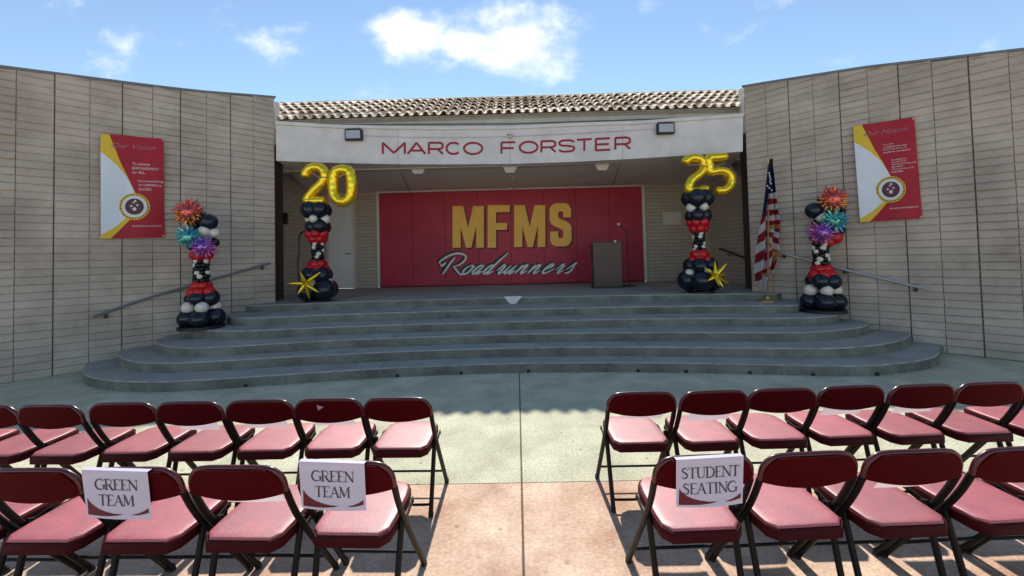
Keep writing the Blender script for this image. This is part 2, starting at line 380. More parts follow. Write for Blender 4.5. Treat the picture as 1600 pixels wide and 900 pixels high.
# ------------------------------------------------------------------ steps and stage floor
A_L = Vector((-5.0, 8.55, 0)); B_L = Vector((-6.87, 6.58, 0)); A_R = Vector((4.75, 8.5, 0)); B_R = Vector((6.6, 6.5, 0))
STEPS = [
 [(-7.05, 6.78), (-6.75, 6.45), (-6.4, 6.08), (-6.05, 5.8), (-5.6, 5.58), (-5.1, 5.46), (-4.5, 5.43), (-3.5, 5.58), (-2.5, 5.76), (-1.5, 5.89), (-.2, 5.955), (1, 5.92), (2, 5.82), (3, 5.67), (4, 5.5), (4.5, 5.47), (5, 5.56), (5.5, 5.72), (5.9, 5.97), (6.3, 6.35), (6.8, 6.72)],
 [(-6.7, 7.0), (-6.3, 6.5), (-5.85, 6.15), (-5.4, 5.93), (-4.87, 5.85), (-4.37, 5.9), (-3, 6.12), (-1.5, 6.27), (-.2, 6.32), (1.2, 6.27), (2.7, 6.08), (3.9, 5.9), (4.4, 5.87), (4.9, 5.95), (5.4, 6.13), (5.75, 6.33), (6.1, 6.6), (6.45, 7.0)],
 [(-6.25, 7.4), (-5.9, 6.75), (-5.5, 6.42), (-5.05, 6.22), (-4.5, 6.2), (-3, 6.5), (-1.5, 6.63), (-.2, 6.68), (1.2, 6.65), (2.8, 6.5), (4.0, 6.33), (4.6, 6.36), (5.25, 6.57), (5.7, 6.87), (6.0, 7.4)],
 [(-5.9, 7.8), (-5.62, 7.1), (-5.1, 6.87), (-4.46, 6.77), (-3.9, 6.84), (-3, 6.97), (-1.5, 7.05), (-.2, 7.09), (1.5, 7.08), (3.1, 7.0), (4.3, 6.8), (5.0, 6.87), (5.4, 7.1), (5.65, 7.8)],
 [(-5.6, 8.1), (-5.2, 7.45), (-4.55, 7.27), (-3.84, 7.38), (-3, 7.5), (-1.5, 7.6), (-.3, 7.63), (1.5, 7.62), (3.4, 7.5), (4.4, 7.33), (4.9, 7.35), (5.3, 8.1)],
 [(-5.5, 8.3), (-5.2, 8.05), (-4.77, 8.05), (-4.14, 8.15), (-3.2, 8.3), (-1.5, 8.39), (-.3, 8.42), (1.5, 8.37), (3.62, 8.17), (4.45, 8.03), (4.9, 7.97), (5.25, 8.3)]]
bm = NB(); CURVES = []
for i, P in enumerate(STEPS):
    c = [(v.x, v.y) for v in cr([(p[0], p[1], 0) for p in P], 5)]; CURVES.append(c)
    z1 = RISE * (i + 1)
    if i < 5: poly = c + [(A_R.x + .35, A_R.y + .2), (A_L.x - .35, A_L.y + .2)]
    else: poly = c + [(5.2, 8.55), (5.95, 8.6), (5.95, 12.3), (-6.0, 12.3), (-6.0, 8.6), (-5.45, 8.6)]
    # front edge with a small nosing bevel: lower body, then inset top ring
    n = len(c); a = [bm.verts.new((p[0], p[1], -.04)) for p in poly]; b = [bm.verts.new((p[0], p[1], z1 - .015)) for p in poly]
    t = []
    for k, p in enumerate(poly):
        off = .012 if k < n else 0
        if off:
            q0 = poly[max(k - 1, 0)]; q1 = poly[min(k + 1, n - 1)]; d = Vector((q1[0] - q0[0], q1[1] - q0[1], 0)).normalized(); nn = Vector((-d.y, d.x, 0))
            t.append(bm.verts.new((p[0] + nn.x * off, p[1] + nn.y * off, z1)))
        else: t.append(bm.verts.new((p[0], p[1], z1)))
    k = len(poly); bm.faces.new(t)
    for j in range(k):
        bm.faces.new((a[j], a[(j + 1) % k], b[(j + 1) % k], b[j])); bm.faces.new((b[j], b[(j + 1) % k], t[(j + 1) % k], t[j]))
bm.normal_update()
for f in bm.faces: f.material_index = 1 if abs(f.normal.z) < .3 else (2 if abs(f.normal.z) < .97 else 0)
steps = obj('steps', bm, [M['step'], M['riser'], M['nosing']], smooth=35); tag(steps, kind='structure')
STAGE = 6 * RISE
def cy(n, x):
    c = CURVES[n]
    for i in range(len(c) - 1):
        if min(c[i][0], c[i + 1][0]) <= x <= max(c[i][0], c[i + 1][0]) and c[i + 1][0] != c[i][0]:
            if abs(x) > 4.7: continue
            t = (x - c[i][0]) / (c[i + 1][0] - c[i][0]); return c[i][1] + t * (c[i + 1][1] - c[i][1])
    return c[len(c) // 2][1]
def joint_strip(pxs):
    """dark expansion joint running down the flight; pxs = x at each step"""
    bm = NB(); w = .006; e = .0035
    for n in range(6):
        x = pxs[n]; y = cy(n, x); yb = cy(n + 1, pxs[min(n + 1, 5)]) if n < 5 else y + .1
        x2 = pxs[min(n + 1, 5)]
        box(bm, (x, y - e * .3, RISE * (n + .5)), (w * 2, e * 2, RISE - .02))
        L = Vector((x2 - x, yb - y, 0)); m = Matrix.Translation((x + L.x / 2, y + L.y / 2, RISE * (n + 1))) @ Matrix.Rotation(math.atan2(L.y, L.x), 4, 'Z')
        box(bm, (0, 0, 0), (L.length - .02, w * 2, e * 2), M=m)
    return obj('expansion_joint', bm, M['mortar'], steps)
joint_strip([-1.95, -1.96, -1.97, -1.98, -1.99, -2.0]); joint_strip([1.82, 1.83, 1.84, 1.85, 1.87, 1.88])
for px, py in ((234, 611), (383, 603), (620, 588), (720, 583), (826, 581), (999, 581), (1073, 581), (1173, 583), (1276, 587), (1375, 586), (1452, 575), (139, 603)):
    p = onz(px, py, .02); yy = cy(0, p.x) if abs(p.x) < 4.6 else p.y + .035; bm = NB(); tube(bm, [(p.x, yy - .004, .02), (p.x, yy + .05, .02)], .026, 10)
    obj('drain_hole', bm, M['black'], steps)
def on_steps(px, py, n): return onz(px, py, RISE * n)

# ------------------------------------------------------------------ wing walls of stacked split block
def interp(tab, t):
    for (a, va), (b, vb) in zip(tab, tab[1:]):
        if t <= b: return va + (vb - va) * (t - a) / (b - a)
    (a, va), (b, vb) = tab[-2], tab[-1]; return va + (vb - va) * (t - a) / (b - a)
def wing(A, B, toppx, label, cat, side):
    d = (B - A); L = d.length; d = d.normalized()
    nrm = Vector((-d.y, d.x, 0)) * (1 if side < 0 else -1)       # towards the audience
    if nrm.dot(-A.normalized()) < 0: nrm = -nrm
    tab = []
    for (x, y) in toppx:
        p = onplane(x, y, A, nrm); tab.append(((p - A).dot(d), p.z))
    root = empty('wing_wall', (A.x, A.y, 0)); tag(root, label, cat, 'block wing walls flanking the stage')
    LEN = 7.2; TH = .34; bw = .385; rh = .1165
    bm = NB(); bc = NB(); rnd = random.Random(11 if side < 0 else 12)
    ncol = int(LEN / bw)
    zt = lambda s: interp(tab, s)
    # core
    def P(s, off, z): return A + d * s + nrm * off + Vector((0, 0, z))
    q = []
    ss = [i * .385 for i in range(ncol + 1)]
    for (s0, s1) in zip(ss, ss[1:]):
        v = [bc.verts.new(P(a, o, z)) for a, o, z in ((s0, -.012, -.05), (s1, -.012, -.05), (s1, -.012, zt(s1) - .01), (s0, -.012, zt(s0) - .01), (s0, -TH, -.05), (s1, -TH, -.05), (s1, -TH, zt(s1) - .01), (s0, -TH, zt(s0) - .01))]
        for f in ((0, 1, 2, 3), (5, 4, 7, 6), (3, 2, 6, 7), (4, 5, 1, 0)): bc.faces.new([v[k] for k in f])
        if s0 == 0: bc.faces.new([v[k] for k in (4, 0, 3, 7)])
    for c in range(ncol):
        s0 = ss[c]; s1 = ss[c + 1]; wide = .0065 if c % 2 == 0 else .0015
        g0 = wide if c % 2 == 0 else .0015; g1 = .0015 if c % 2 == 0 else .0065
        cz = rnd.uniform(-.004, .004)
        z = 0.0; r = 0
        while z < zt((s0 + s1) / 2) - .02:
            z1 = z + rh; m0 = min(z1 - .0006, zt(s0) - .012); m1 = min(z1 - .0006, zt(s1) - .012)
            if m0 - z < .02: break
            bu = .014 + rnd.uniform(-.003, .005) + cz; zz = z + .0006
            o = [(s0 + g0, .006, zz), (s1 - g1, .006, zz), (s1 - g1, .006, m1), (s0 + g0, .006, m0)]
            j = [rnd.uniform(-.004, .006) for _ in range(4)]
            i_ = [(s0 + g0 + .004, bu + .009 + j[0], zz + .014), (s1 - g1 - .004, bu + .009 + j[1], zz + .014), (s1 - g1 - .004, bu + j[2] - .001, m1 - .03), (s0 + g0 + .004, bu + j[3] - .001, m0 - .03)]
            vo = [bm.verts.new(P(*k)) for k in o]; vi = [bm.verts.new(P(*k)) for k in i_]
            # a couple of inner points break the split face up
            bm.faces.new(vi)
            for k in range(4): bm.faces.new((vo[k], vo[(k + 1) % 4], vi[(k + 1) % 4], vi[k]))
            z = z1; r += 1
    # end face blocks at A
    z = 0
    while z < zt(0) - .03:
        box(bm, (0, 0, 0), (.012, TH - .03, rh - .01), M=Matrix.Translation(P(-.004, -TH / 2, z + rh / 2)) @ Matrix.Rotation(math.atan2(d.y, d.x), 4, 'Z')); z += rh
    bmesh.ops.recalc_face_normals(bm, faces=bm.faces); bmesh.ops.recalc_face_normals(bc, faces=bc.faces)
    wobj('block_face', bm, M['block'], root); wobj('wall_core', bc, M['mortar'], root)
    b = NB()
    for (s0, s1) in zip(ss, ss[1:]):
        a0 = s0 - (.03 if s0 == 0 else 0)
        v = [b.verts.new(P(x, o, z)) for x, o, z in ((a0, .03, zt(s0) - .012), (s1, .03, zt(s1) - .012), (s1, .03, zt(s1) + .025), (a0, .03, zt(s0) + .025), (a0, -TH - .02, zt(s0) - .012), (s1, -TH - .02, zt(s1) - .012), (s1, -TH - .02, zt(s1) + .025), (a0, -TH - .02, zt(s0) + .025))]
        for f in ((0, 1, 2, 3), (5, 4, 7, 6), (3, 2, 6, 7), (4, 5, 1, 0)): b.faces.new([v[k] for k in f])
        if s0 == 0: b.faces.new([v[k] for k in (4, 0, 3, 7)])
    bmesh.ops.remove_doubles(b, verts=b.verts, dist=.0005)
    wobj('coping', b, M['cap'], root)
    return d, nrm
dL, nL = wing(A_L, B_L, [(428, 152), (314, 143.6), (230, 134), (131, 121.4)], 'left block wall with the smoother red vision banner hung on it', 'wall', -1)
dR, nR = wing(A_R, B_R, [(1163, 135), (1250, 121.5), (1350, 106), (1466, 93)], 'right block wall beside the flag, with the mission banner hung on it', 'wall', 1)

# ------------------------------------------------------------------ stage building
bld = empty('stage_building', (-.1, 10.2, STAGE)); tag(bld, 'open stage pavilion with red tiled roof, curved pale fascia and crimson mural wall', 'building')
YB = 12.1
fpx = [431.5, 470, 520, 570, 620, 660, 700, 750, 800, 850, 900, 950, 1000, 1050, 1100, 1135, 1160.5]
def tabpx(tab, x): return interp(tab, x)
botpx = [(430, 251), (520, 254.5), (620, 256.5), (700, 256.8), (800, 256), (900, 252.7), (1000, 247.5), (1100, 241), (1162, 236.5)]
toppx = [(430, 190), (520, 195.5), (600, 197.5), (700, 198.5), (800, 197.5), (900, 193), (1000, 189.5), (1100, 182.5), (1162, 178)]
def YF(x): return 9.15 - .65 * ((x + .12) / 4.87) ** 2
def onfascia(px, py, off=0.):
    Y = 9.0
    for _ in range(8):
        p = ony(px, py, Y); Y = YF(p.x) - off
    return ony(px, py, Y)
FB = [onfascia(x, interp(botpx, x)) for x in fpx]; FT = [onfascia(x, interp(toppx, x)) for x in fpx]
# vertical fascia: use the plan of the bottom, heights of both
FBv = cr(FB, 3); FTv = cr(FT, 3)
bm = NB(); TH = .16; rows = []
for b_, t_ in zip(FBv, FTv):
    rows.append([bm.verts.new(p) for p in (b_, t_ - Vector((0, 0, .07)), t_ - Vector((0, .035, .065)), t_ - Vector((0, .035, -.005)), t_ + Vector((0, TH, 0)), b_ + Vector((0, TH, 0)))])
for a, b in zip(rows, rows[1:]):
    for k in range(6): bm.faces.new((a[k], b[k], b[(k + 1) % 6], a[(k + 1) % 6]))
bm.faces.new(rows[0]); bm.faces.new(rows[-1][::-1]); bmesh.ops.recalc_face_normals(bm, faces=bm.faces)
fascia = wobj('fascia', bm, M['stucco'], bld, smooth=40)
def sub(name, bm, mats, parent=None, smooth=None):
    """world-coordinate mesh as a sub-part of a part of the building (all share the building's frame)"""
    bm.transform(Matrix.Translation(-bld.location)); return obj(name, bm, mats, parent, smooth)
# soffit lofted from the fascia's foot back to the rear wall
bm = NB(); ZT = 3.62; rows = []
for b_ in FBv:
    x2 = -6.02 + (b_.x - FBv[0].x) / (FBv[-1].x - FBv[0].x) * (5.95 + 6.02)
    p0 = b_ + Vector((0, TH * .9, .004)); p1 = Vector((x2, YB + .05, ZT)); rows.append([bm.verts.new(p0.lerp(p1, k / 4)) for k in range(5)])
for a, b in zip(rows, rows[1:]):
    for k in range(4): bm.faces.new((a[k], a[k + 1], b[k + 1], b[k]))
bmesh.ops.recalc_face_normals(bm, faces=bm.faces)
soffit = wobj('soffit', bm, M['soffit'], bld, smooth=60)
# rear wall (brick left and right of the mural)
bm = NB(); xm0 = ony(594, 370, YB).x; xm1 = ony(1004, 370, YB).x
xl, xr = -5.75, 5.62
dx0 = ony(514, 400, YB).x; dx1 = ony(553, 400, YB).x
for a, b in ((xl, dx0 - .06), (dx1 + .05, xm0 - .09), (xm1 + .09, xr)):
    if b - a > 0:
        bm = NB(); box(bm, ((a + b) / 2, YB + .1, (STAGE + 3.8) / 2 - .02), (b - a, .2, 3.8 - STAGE + .04)); wobj('rear_wall', bm, M['brick'], bld)
for sgn, x in ((-1, xl), (1, xr)):
    bm = NB(); box(bm, (x + sgn * .1, (8.75 + YB + .2) / 2, (STAGE + 4.3) / 2), (.2, YB + .2 - 8.75, 4.3 - STAGE + .04)); wobj('side_wall', bm, M['brick'], bld)
    bm = NB(); xc = -5.30 if sgn < 0 else 5.11
    box(bm, (xc, 8.98, (STAGE + 4.2) / 2), (.20, .5, 4.2 - STAGE + .02), bev=.01); wobj('jamb', bm, M['darkmetal'], bld)
# floor darker rubber strip is not there: bare slab.  Door, tall, grey
dr = NB(); box(dr, ((dx0 + dx1) / 2, YB + .03, STAGE + 1.33), (dx1 - dx0, .05, 2.64), bev=.006)
door = wobj('door', dr, M['door'], bld)
bm = NB(); p = Vector((dx1 - .1, YB - .02, STAGE + 1.02)); tube(bm, [p, p + Vector((0, -.05, 0))], .012, 8); tube(bm, [p + Vector((0, -.05, 0)), p + Vector((-.11, -.05, 0))], .011, 8); sub('handle', bm, M['darkmetal'], door)
bm = NB()
for x in (dx0 - .03, dx1 + .025): box(bm, (x, YB + .02, STAGE + 1.36), (.05, .12, 2.72))
box(bm, ((dx0 + dx1) / 2, YB + .02, STAGE + 2.69), (dx1 - dx0, .12, .06)); wobj('door_frame', bm, M['trim'], bld)
bm = NB(); box(bm, ((dx0 + dx1) / 2, YB + .1, (STAGE + 2.72 + 3.8) / 2), (dx1 - dx0 + .1, .16, 3.8 - STAGE - 2.72)); wobj('transom_panel', bm, M['door'], bld)
# mural: eight folding panels
mz0 = STAGE + .03; mz1 = ony(800, 297, YB).z
mroot = NB(); pw = (xm1 - xm0) / 8
for k in range(8):
    box(mroot, (xm0 + pw * (k + .5), YB - .01 + (.004 if k % 2 else 0), (mz0 + mz1) / 2), (pw - .006, .05, mz1 - mz0), bev=.004)
mural = wobj('folding_wall', mroot, M['mural'], bld)
bm = NB(); box(bm, ((xm0 + xm1) / 2, YB + .12, (mz0 + mz1) / 2), (xm1 - xm0 + .1, .1, mz1 - mz0 + .1)); sub('wall_backing', bm, M['maroon'], mural)
bm = NB()
box(bm, ((xm0 + xm1) / 2, YB - .02, mz1 + .03), (xm1 - xm0 + .18, .12, .055)); box(bm, (xm0 - .045, YB - .0, (mz0 + mz1) / 2), (.08, .1, mz1 - mz0)); box(bm, (xm1 + .045, YB - .0, (mz0 + mz1) / 2), (.08, .1, mz1 - mz0))
box(bm, ((xm0 + xm1) / 2, YB + .1, (mz1 + .058 + 3.8) / 2), (xm1 - xm0 + .18, .2, 3.8 - mz1 - .058))
wobj('wall_frame', bm, M['soffit'], bld)
# gold block capitals on the mural
YM = YB - .037
def mm_(px, py, off=0.): return ony(px, py, YM - off)
def capbox(x0, y0, x1, y1):
    return lambda u, v, o=0.: mm_(x0 + (x1 - x0) * u, y0 + (y1 - y0) * v, o)
LM = [(0, 0), (.34, 0), (.5, .52), (.66, 0), (1, 0), (1, 1), (.76, 1), (.76, .47), (.60, 1), (.43, 1), (.26, .50), (.26, 1), (0, 1)]
LF = [(0, 0), (1, 0), (1, .165), (.38, .165), (.38, .42), (.88, .42), (.88, .58), (.38, .58), (.38, 1), (0, 1)]
def Spts():
    o = [(.98, .33), (.98, .14), (.86, .03), (.7, 0), (.3, 0), (.12, .03), (0, .12), (0, .40), (.06, .475), (.2, .53), (.52, .60), (.62, .65), (.62, .78), (.57, .81), (.45, .81), (.39, .78), (.39, .655), (.02, .655), (.02, .86), (.12, .965), (.3, 1), (.7, 1), (.88, .965), (1, .86), (1, .56), (.94, .49), (.8, .43), (.48, .365), (.39, .32), (.39, .22), (.44, .19), (.56, .19), (.62, .22), (.62, .33)]
    return o
letters = [(LM, 707, 322, 756, 387), (LF, 762, 320.5, 796.5, 387), (LM, 803.5, 320.5, 852, 386), (Spts(), 859, 317.5, 893, 385)]
for P_, x0, y0, x1, y1 in letters:
    bm = NB(); fn = capbox(x0 + 2.6, y0 + 2.4, x1 + 2.6, y1 + 2.4); slab(bm, P_, lambda u, v: fn(u, v, .002), Vector((0, -1, 0)), .006, 1)
    fn2 = capbox(x0, y0, x1, y1); slab(bm, P_, lambda u, v: fn2(u, v, .006), Vector((0, -1, 0)), .008, 0)
    bmesh.ops.recalc_face_normals(bm, faces=bm.faces)
    sub('mural_letter', bm, [M['gold'], M['maroon']], mural)
# brush script line under it: R o a d r u n n e r s
def stroke(bm, pts, w, mi, off, dx=0, dy=0, k=5):
    P3 = cr([mm_(x + dx, y + dy, off) for x, y in pts], k); n = len(P3)
    rr = [w * (.35 + .65 * min(1, min(i, n - 1 - i) / (n * .22) + .05)) for i in range(n)]
    tube(bm, P3, rr, 6, mi, flat=.12, nrm=(0, -1, 0))
SH = .85
def loc(x0, base, xh):      # slanted local letter frame in pixels of the wall
    return lambda u, v: (x0 + u + v * xh * SH, base - v * xh)
script = []
script.append([(688, 412), (687, 409), (697, 402), (708, 397), (718, 396), (725, 398), (728, 402), (725, 408), (717, 414), (709, 416)])
script.append([(688, 413), (691, 415), (697, 410)]); script.append([(711, 402), (703, 412), (697, 421), (691, 429)])
script.append([(708, 416), (713, 422), (719, 428.5), (724, 428)])
base = 428
def L_o(x, b): f = loc(x, b, 15); return [[f(6, .98), f(1, .7), f(0, .3), f(3, .02), f(8, .1), f(10, .55), f(7, .95), f(9, .8), f(13, .75)]]
def L_a(x, b): f = loc(x, b, 14); return [[f(9, .92), f(4, .95), f(0, .5), f(1, .08), f(5, .1), f(9, .9)], [f(9.5, .95), f(7.5, .2), f(9, .02), f(14, .35)]]
def L_d(x, b): f = loc(x, b, 14); return [[f(9, .92), f(4, .95), f(0, .5), f(1, .08), f(5, .1), f(9, .8)], [f(13, 2.35), f(9, 1.2), f(7, .25), f(8.5, 0), f(14, .35)]]
def L_r(x, b): f = loc(x, b, 14); return [[f(0, .35), f(4, 1.02), f(4.5, .85), f(7.5, .85), f(6, .2), f(7.5, 0), f(13, .35)]]
def L_u(x, b): f = loc(x, b, 14); return [[f(1, .95), f(-1, .25), f(1.5, .0), f(6, .35), f(9, .95)], [f(9, .95), f(7.5, .2), f(9, 0), f(14, .35)]]
def L_n(x, b): f = loc(x, b, 14); return [[f(0, .95), f(-1.5, 0)], [f(-1, .3), f(4, .85), f(7.5, .9), f(6.5, .2), f(8.5, 0), f(14, .35)]]
def L_e(x, b): f = loc(x, b, 14); return [[f(0, .4), f(6, .65), f(7.5, .92), f(4, 1), f(0, .55), f(1, .06), f(6, .02), f(14, .5)]]
def L_s(x, b): f = loc(x, b, 14); return [[f(0, .35), f(7, 1.15), f(7, .8), f(9, .35), f(6, .0), f(1, .05)]]
xs = [721, 735, 750, 769, 782, 798, 815, 834, 852, 868, 884]
for q, (fn, x) in enumerate(zip([L_o, L_a, L_d, L_r, L_u, L_n, L_n, L_e, L_r, L_s], [720, 736, 753, 772, 787, 806, 826, 846, 864, 880])):
    b_ = 428.5 - q * .22
    for st in fn(x, b_): script.append(st)
bm = NB()
for s_ in script: stroke(bm, s_, .05, 1, .004, -2.4, -1.6)
for s_ in script: stroke(bm, s_, .042, 1, .006, -1.1, -.7)
for s_ in script: stroke(bm, s_, .028, 0, .010)
sub('script_lettering', bm, [M['white'], M['black']], mural, 60)
# fascia lettering, stretched built-in sans wrapped on the curved face
def place_word(word, x0, x1, yt0, yb0, yt1, yb1, bm):
    t = text_bm(word, 1.0, res=5, extr=.02); xsv = [v.co.x for v in t.verts]; ysv = [v.co.y for v in t.verts]; a, b = min(xsv), max(xsv); c, d = min(ysv), max(ysv)
    def fn(co):
        u = (co.x - a) / (b - a); v = (co.y - c) / (d - c)
        yt = yt0 + (yt1 - yt0) * u; yb = yb0 + (yb1 - yb0) * u
        return onfascia(x0 + (x1 - x0) * u, yb + (yt - yb) * v, .004 + (.012 if co.z > 0 else 0))
    merge(bm, t, fn)
SANS = {
 'M': [[(0, 0), (0, 1), (.5, .08), (1, 1), (1, 0)]],
 'A': [[(0, 0), (.5, 1), (1, 0)], [(.2, .30), (.8, .30)]],
 'R': [[(0, 0), (0, 1), (.72, 1), (.95, .93), (1, .72), (.95, .52), (.72, .44), (0, .44)], [(.62, .44), (1, 0)]],
 'C': ['c'], 'O': ['o'],
 'F': [[(0, 0), (0, 1), (1, 1)], [(0, .48), (.88, .48)]],
 'S': [[(.97, .80), (.85, .96), (.5, 1), (.15, .96), (.02, .78), (.12, .58), (.5, .51), (.88, .43), (.99, .24), (.86, .05), (.5, 0), (.15, .04), (.02, .2)]],
 'T': [[(0, 1), (1, 1)], [(.5, 1), (.5, 0)]],
 'E': [[(1, 1), (0, 1), (0, 0), (1, 0)], [(0, .5), (.92, .5)]]}
NAME = [('M', 598, 632.5), ('A', 637, 664.5), ('R', 670, 692), ('C', 697.5, 720), ('O', 725, 753.5), ('F', 783.5, 805), ('O', 812, 840), ('R', 846, 868), ('S', 873.5, 897.5), ('T', 901.5, 924.5), ('E', 931, 953), ('R', 961.5, 984.5)]
for ch_, x0_, x1_ in NAME:
    bm = NB(); mid = (x0_ + x1_) / 2
    yt = interp([(598, 223), (740, 223), (800, 222.3), (880, 219.5), (985, 214.3)], mid); yb = interp([(598, 240.3), (740, 240.6), (800, 239.6), (880, 237), (985, 232.5)], mid); sl = interp([(598, .0), (740, 0), (800, -.02), (880, -.045), (985, -.05)], mid)
    for st in SANS[ch_]:
        if st == 'o': st = [(.5 + .5 * cos(a * pi / 12), .5 + .5 * sin(a * pi / 12)) for a in range(25)]
        elif st == 'c': st = [(.5 + .5 * cos(a * pi / 12), .5 + .5 * sin(a * pi / 12)) for a in range(3, 22)]
        elif ch_ == 'S': st = [(p.x, p.y) for p in cr([(a, b, 0) for a, b in st], 4)]
        for (a, b), (c, d) in zip(st, st[1:]):
            L = max(1, int(math.hypot((c - a), (d - b)) * 2)); q = [(a + (c - a) * k / L, b + (d - b) * k / L) for k in range(L + 1)]
            tube(bm, [onfascia(x0_ + (x1_ - x0_) * u, yb + (yt - yb) * v + sl * (u - .5) * (x1_ - x0_), .006) for u, v in q], .0235, 6, flat=.6, nrm=(0, -1, 0))
    sub('name_letter', bm, M['letterred'], fascia, 50)
# conduit along the fascia, stub and dome camera
bm = NB(); tube(bm, [onfascia(x, y, .02) for x, y in ((568, 211.5), (640, 214), (720, 214.5), (800, 212.5), (900, 208), (1000, 202.5), (1028, 201))], .010, 6); sub('conduit', bm, M['stucco'], fascia)
bm = NB()
for px in (622, 973, 797):
    a = onfascia(px, interp(botpx, px), 0.0); t_ = onfascia(px, interp(toppx, px) + 8, .0); bm = NB(); tube(bm, [a, t_], .004, 4); sub('control_joint', bm, M['cap'], fascia)
# wall of the building above the fascia with beam line
bm = NB(); z0 = 3.7; ez = ony(800, 181, 9.35).z
box(bm, (-.1, 9.46, (z0 + ez) / 2 + .02), (11.8, .22, ez - z0 + .06)); wobj('upper_wall', bm, M['stucco2'], bld)
bm = NB(); tube(bm, [ony(400, 195.5, 9.33), ony(800, 193.2, 9.33), ony(1180, 180.8, 9.33)], .012, 4); wobj('roof_batten', bm, M['cap'], bld)
# roof of barrel tiles
eL = ony(433, 186, 9.27); eR = ony(1161, 173, 9.27); rp = ony(800, 157, 10.6)
ezz = (eL.z + eR.z) / 2; RZ = rp.z
e0 = Vector((-.12 - 5.9, 9.27, ezz)); rn = Vector((0, 10.6 - 9.27, RZ - ezz)); RL = rn.length; rd = rn.normalized(); rnn = Vector((0, -rd.z, rd.y))
bm = NB(); pitch = .2075; ncol = int(11.8 / pitch); rnd = random.Random(3); NR = 5; rl = RL / NR
def tile(bm, x, t0, L, rad, up, lift, conv):
    seg = 7; ra = []
    for (tt, rr_, li) in ((t0, rad, lift), (t0 + L, rad * .86, 0.0)):
        ring = []
        for th in (0, .016):
            for k in range(seg + 1):
                a = pi * k / seg; rr2 = rr_ - th
                off = up + li + (rr2 * sin(a) if conv else -rr2 * sin(a) * .6 + .0)
                ring.append(bm.verts.new(e0 + Vector((x - e0.x - rr2 * cos(a), 0, 0)) + rd * tt + rnn * off))
        ra.append(ring)
    n1 = seg + 1
    for k in range(seg):
        bm.faces.new((ra[0][k], ra[0][k + 1], ra[1][k + 1], ra[1][k])); bm.faces.new((ra[0][n1 + k + 1], ra[0][n1 + k], ra[1][n1 + k], ra[1][n1 + k + 1]))
        bm.faces.new((ra[0][k + 1], ra[0][k], ra[0][n1 + k], ra[0][n1 + k + 1])); bm.faces.new((ra[1][k], ra[1][k + 1], ra[1][n1 + k + 1], ra[1][n1 + k]))
    for k in (0, seg):
        q = (ra[0][k], ra[1][k], ra[1][n1 + k], ra[0][n1 + k]); bm.faces.new(q if k == 0 else q[::-1])
for c in range(ncol + 1):
    x = e0.x + .1 + c * pitch
    for r in range(NR):
        jx = rnd.uniform(-.012, .012); jt = rnd.uniform(-.03, .03)
        tile(bm, x + jx, r * rl + jt - .03, rl * 1.12, .080, .03, (.055 if r else .022) + rnd.uniform(0, .012), True)
        if c < ncol: tile(bm, x + pitch / 2 + jx, r * rl + jt - .05, rl * 1.12, .066, .035 if r else .06, .03, False)
roof = wobj('tile_roof', bm, M['tile'], bld, smooth=50)
bm = NB(); a = e0 - rnn * .02; x0, x1 = e0.x, e0.x + 11.8
P4 = [(a + rd * -.02), (a + rd * RL), (a + rd * RL + Vector((0, 1.0, -.8))), Vector((0, 11.6, ezz - .15)), Vector((0, 9.55, ezz - .15))]
va = [bm.verts.new((x0, p.y, p.z)) for p in P4]; vb = [bm.verts.new((x1, p.y, p.z)) for p in P4]
for k in range(5): bm.faces.new((va[k], va[(k + 1) % 5], vb[(k + 1) % 5], vb[k]))
bm.faces.new(va); bm.faces.new(vb[::-1]); bmesh.ops.recalc_face_normals(bm, faces=bm.faces); sub('roof_deck', bm, M['stucco2'], roof)
bm = NB(); cr_ = e0 + rd * RL
tube(bm, [(x0, cr_.y + .05, cr_.z + .045), (x1, cr_.y + .05, cr_.z + .045)], .095, 14)
for c in range(30): tube(bm, [(x0 + c * .4, cr_.y + .05, cr_.z + .045), (x0 + c * .4 + .05, cr_.y + .05, cr_.z + .045)], .103, 14)
sub('ridge_tiles', bm, M['tile'], roof, 50)
for x in (ony(433, 200, 9.2).x, ony(1160, 200, 9.2).x):
    bm = NB(); box(bm, (x, 9.2, 4.93), (.06, .1, .62)); wobj('roof_end_trim', bm, M['trim'], bld)
# flat roof above the soffit, closes the building from behind
bm = NB(); box(bm, (-.1, 10.97, 3.95), (11.4, 2.7, .12)); wobj('flat_roof', bm, M['cap'], bld)

# fixtures on the building, each a thing of its own
def flood(px, py, label):
    c = onfascia(px, py, .12); o = empty('flood_light', c, math.atan2(-(c.x + .1) * .045, 1) * -1 * 0); tag(o, label, 'flood light', 'flood lights on the fascia')
    w, h = 27 * 8.8 / 650, 17.5 * 8.8 / 650
    bm = NB(); box(bm, (0, .05, 0), (w, .1, h), bev=.012); obj('housing', bm, M['black'], o)
    bm = NB(); box(bm, (0, -.006, .002), (w * .84, .012, h * .74), bev=.003); obj('lens', bm, M['glass'], o)
    bm = NB(); box(bm, (0, .02, h / 2 + .012), (w * .9, .12, .014)); obj('visor', bm, M['trim'], o)
    bm = NB(); box(bm, (0, .11, 0), (.06, .06, .06)); obj('bracket', bm, M['darkmetal'], o)
flood(551.5, 210, 'black framed flood light on the fascia left of the word MARCO')
flood(1041, 200, 'black framed flood light on the fascia right of the word FORSTER')
c = onfascia(797, 212, .04); o = empty('security_camera', c); tag(o, 'small white dome camera mounted above the centre of the fascia lettering', 'security camera')
bm = NB(); sphere(bm, (0, 0, -.015), .045, 14, 8); obj('dome', bm, M['fixture'], o, 60); bm = NB(); tube(bm, [(0, .0, .03), (0, 0, .012)], .07, 14); obj('base', bm, M['trim'], o, 40)
def soffit_z(px, py, Y): return ony(px, py, Y).z
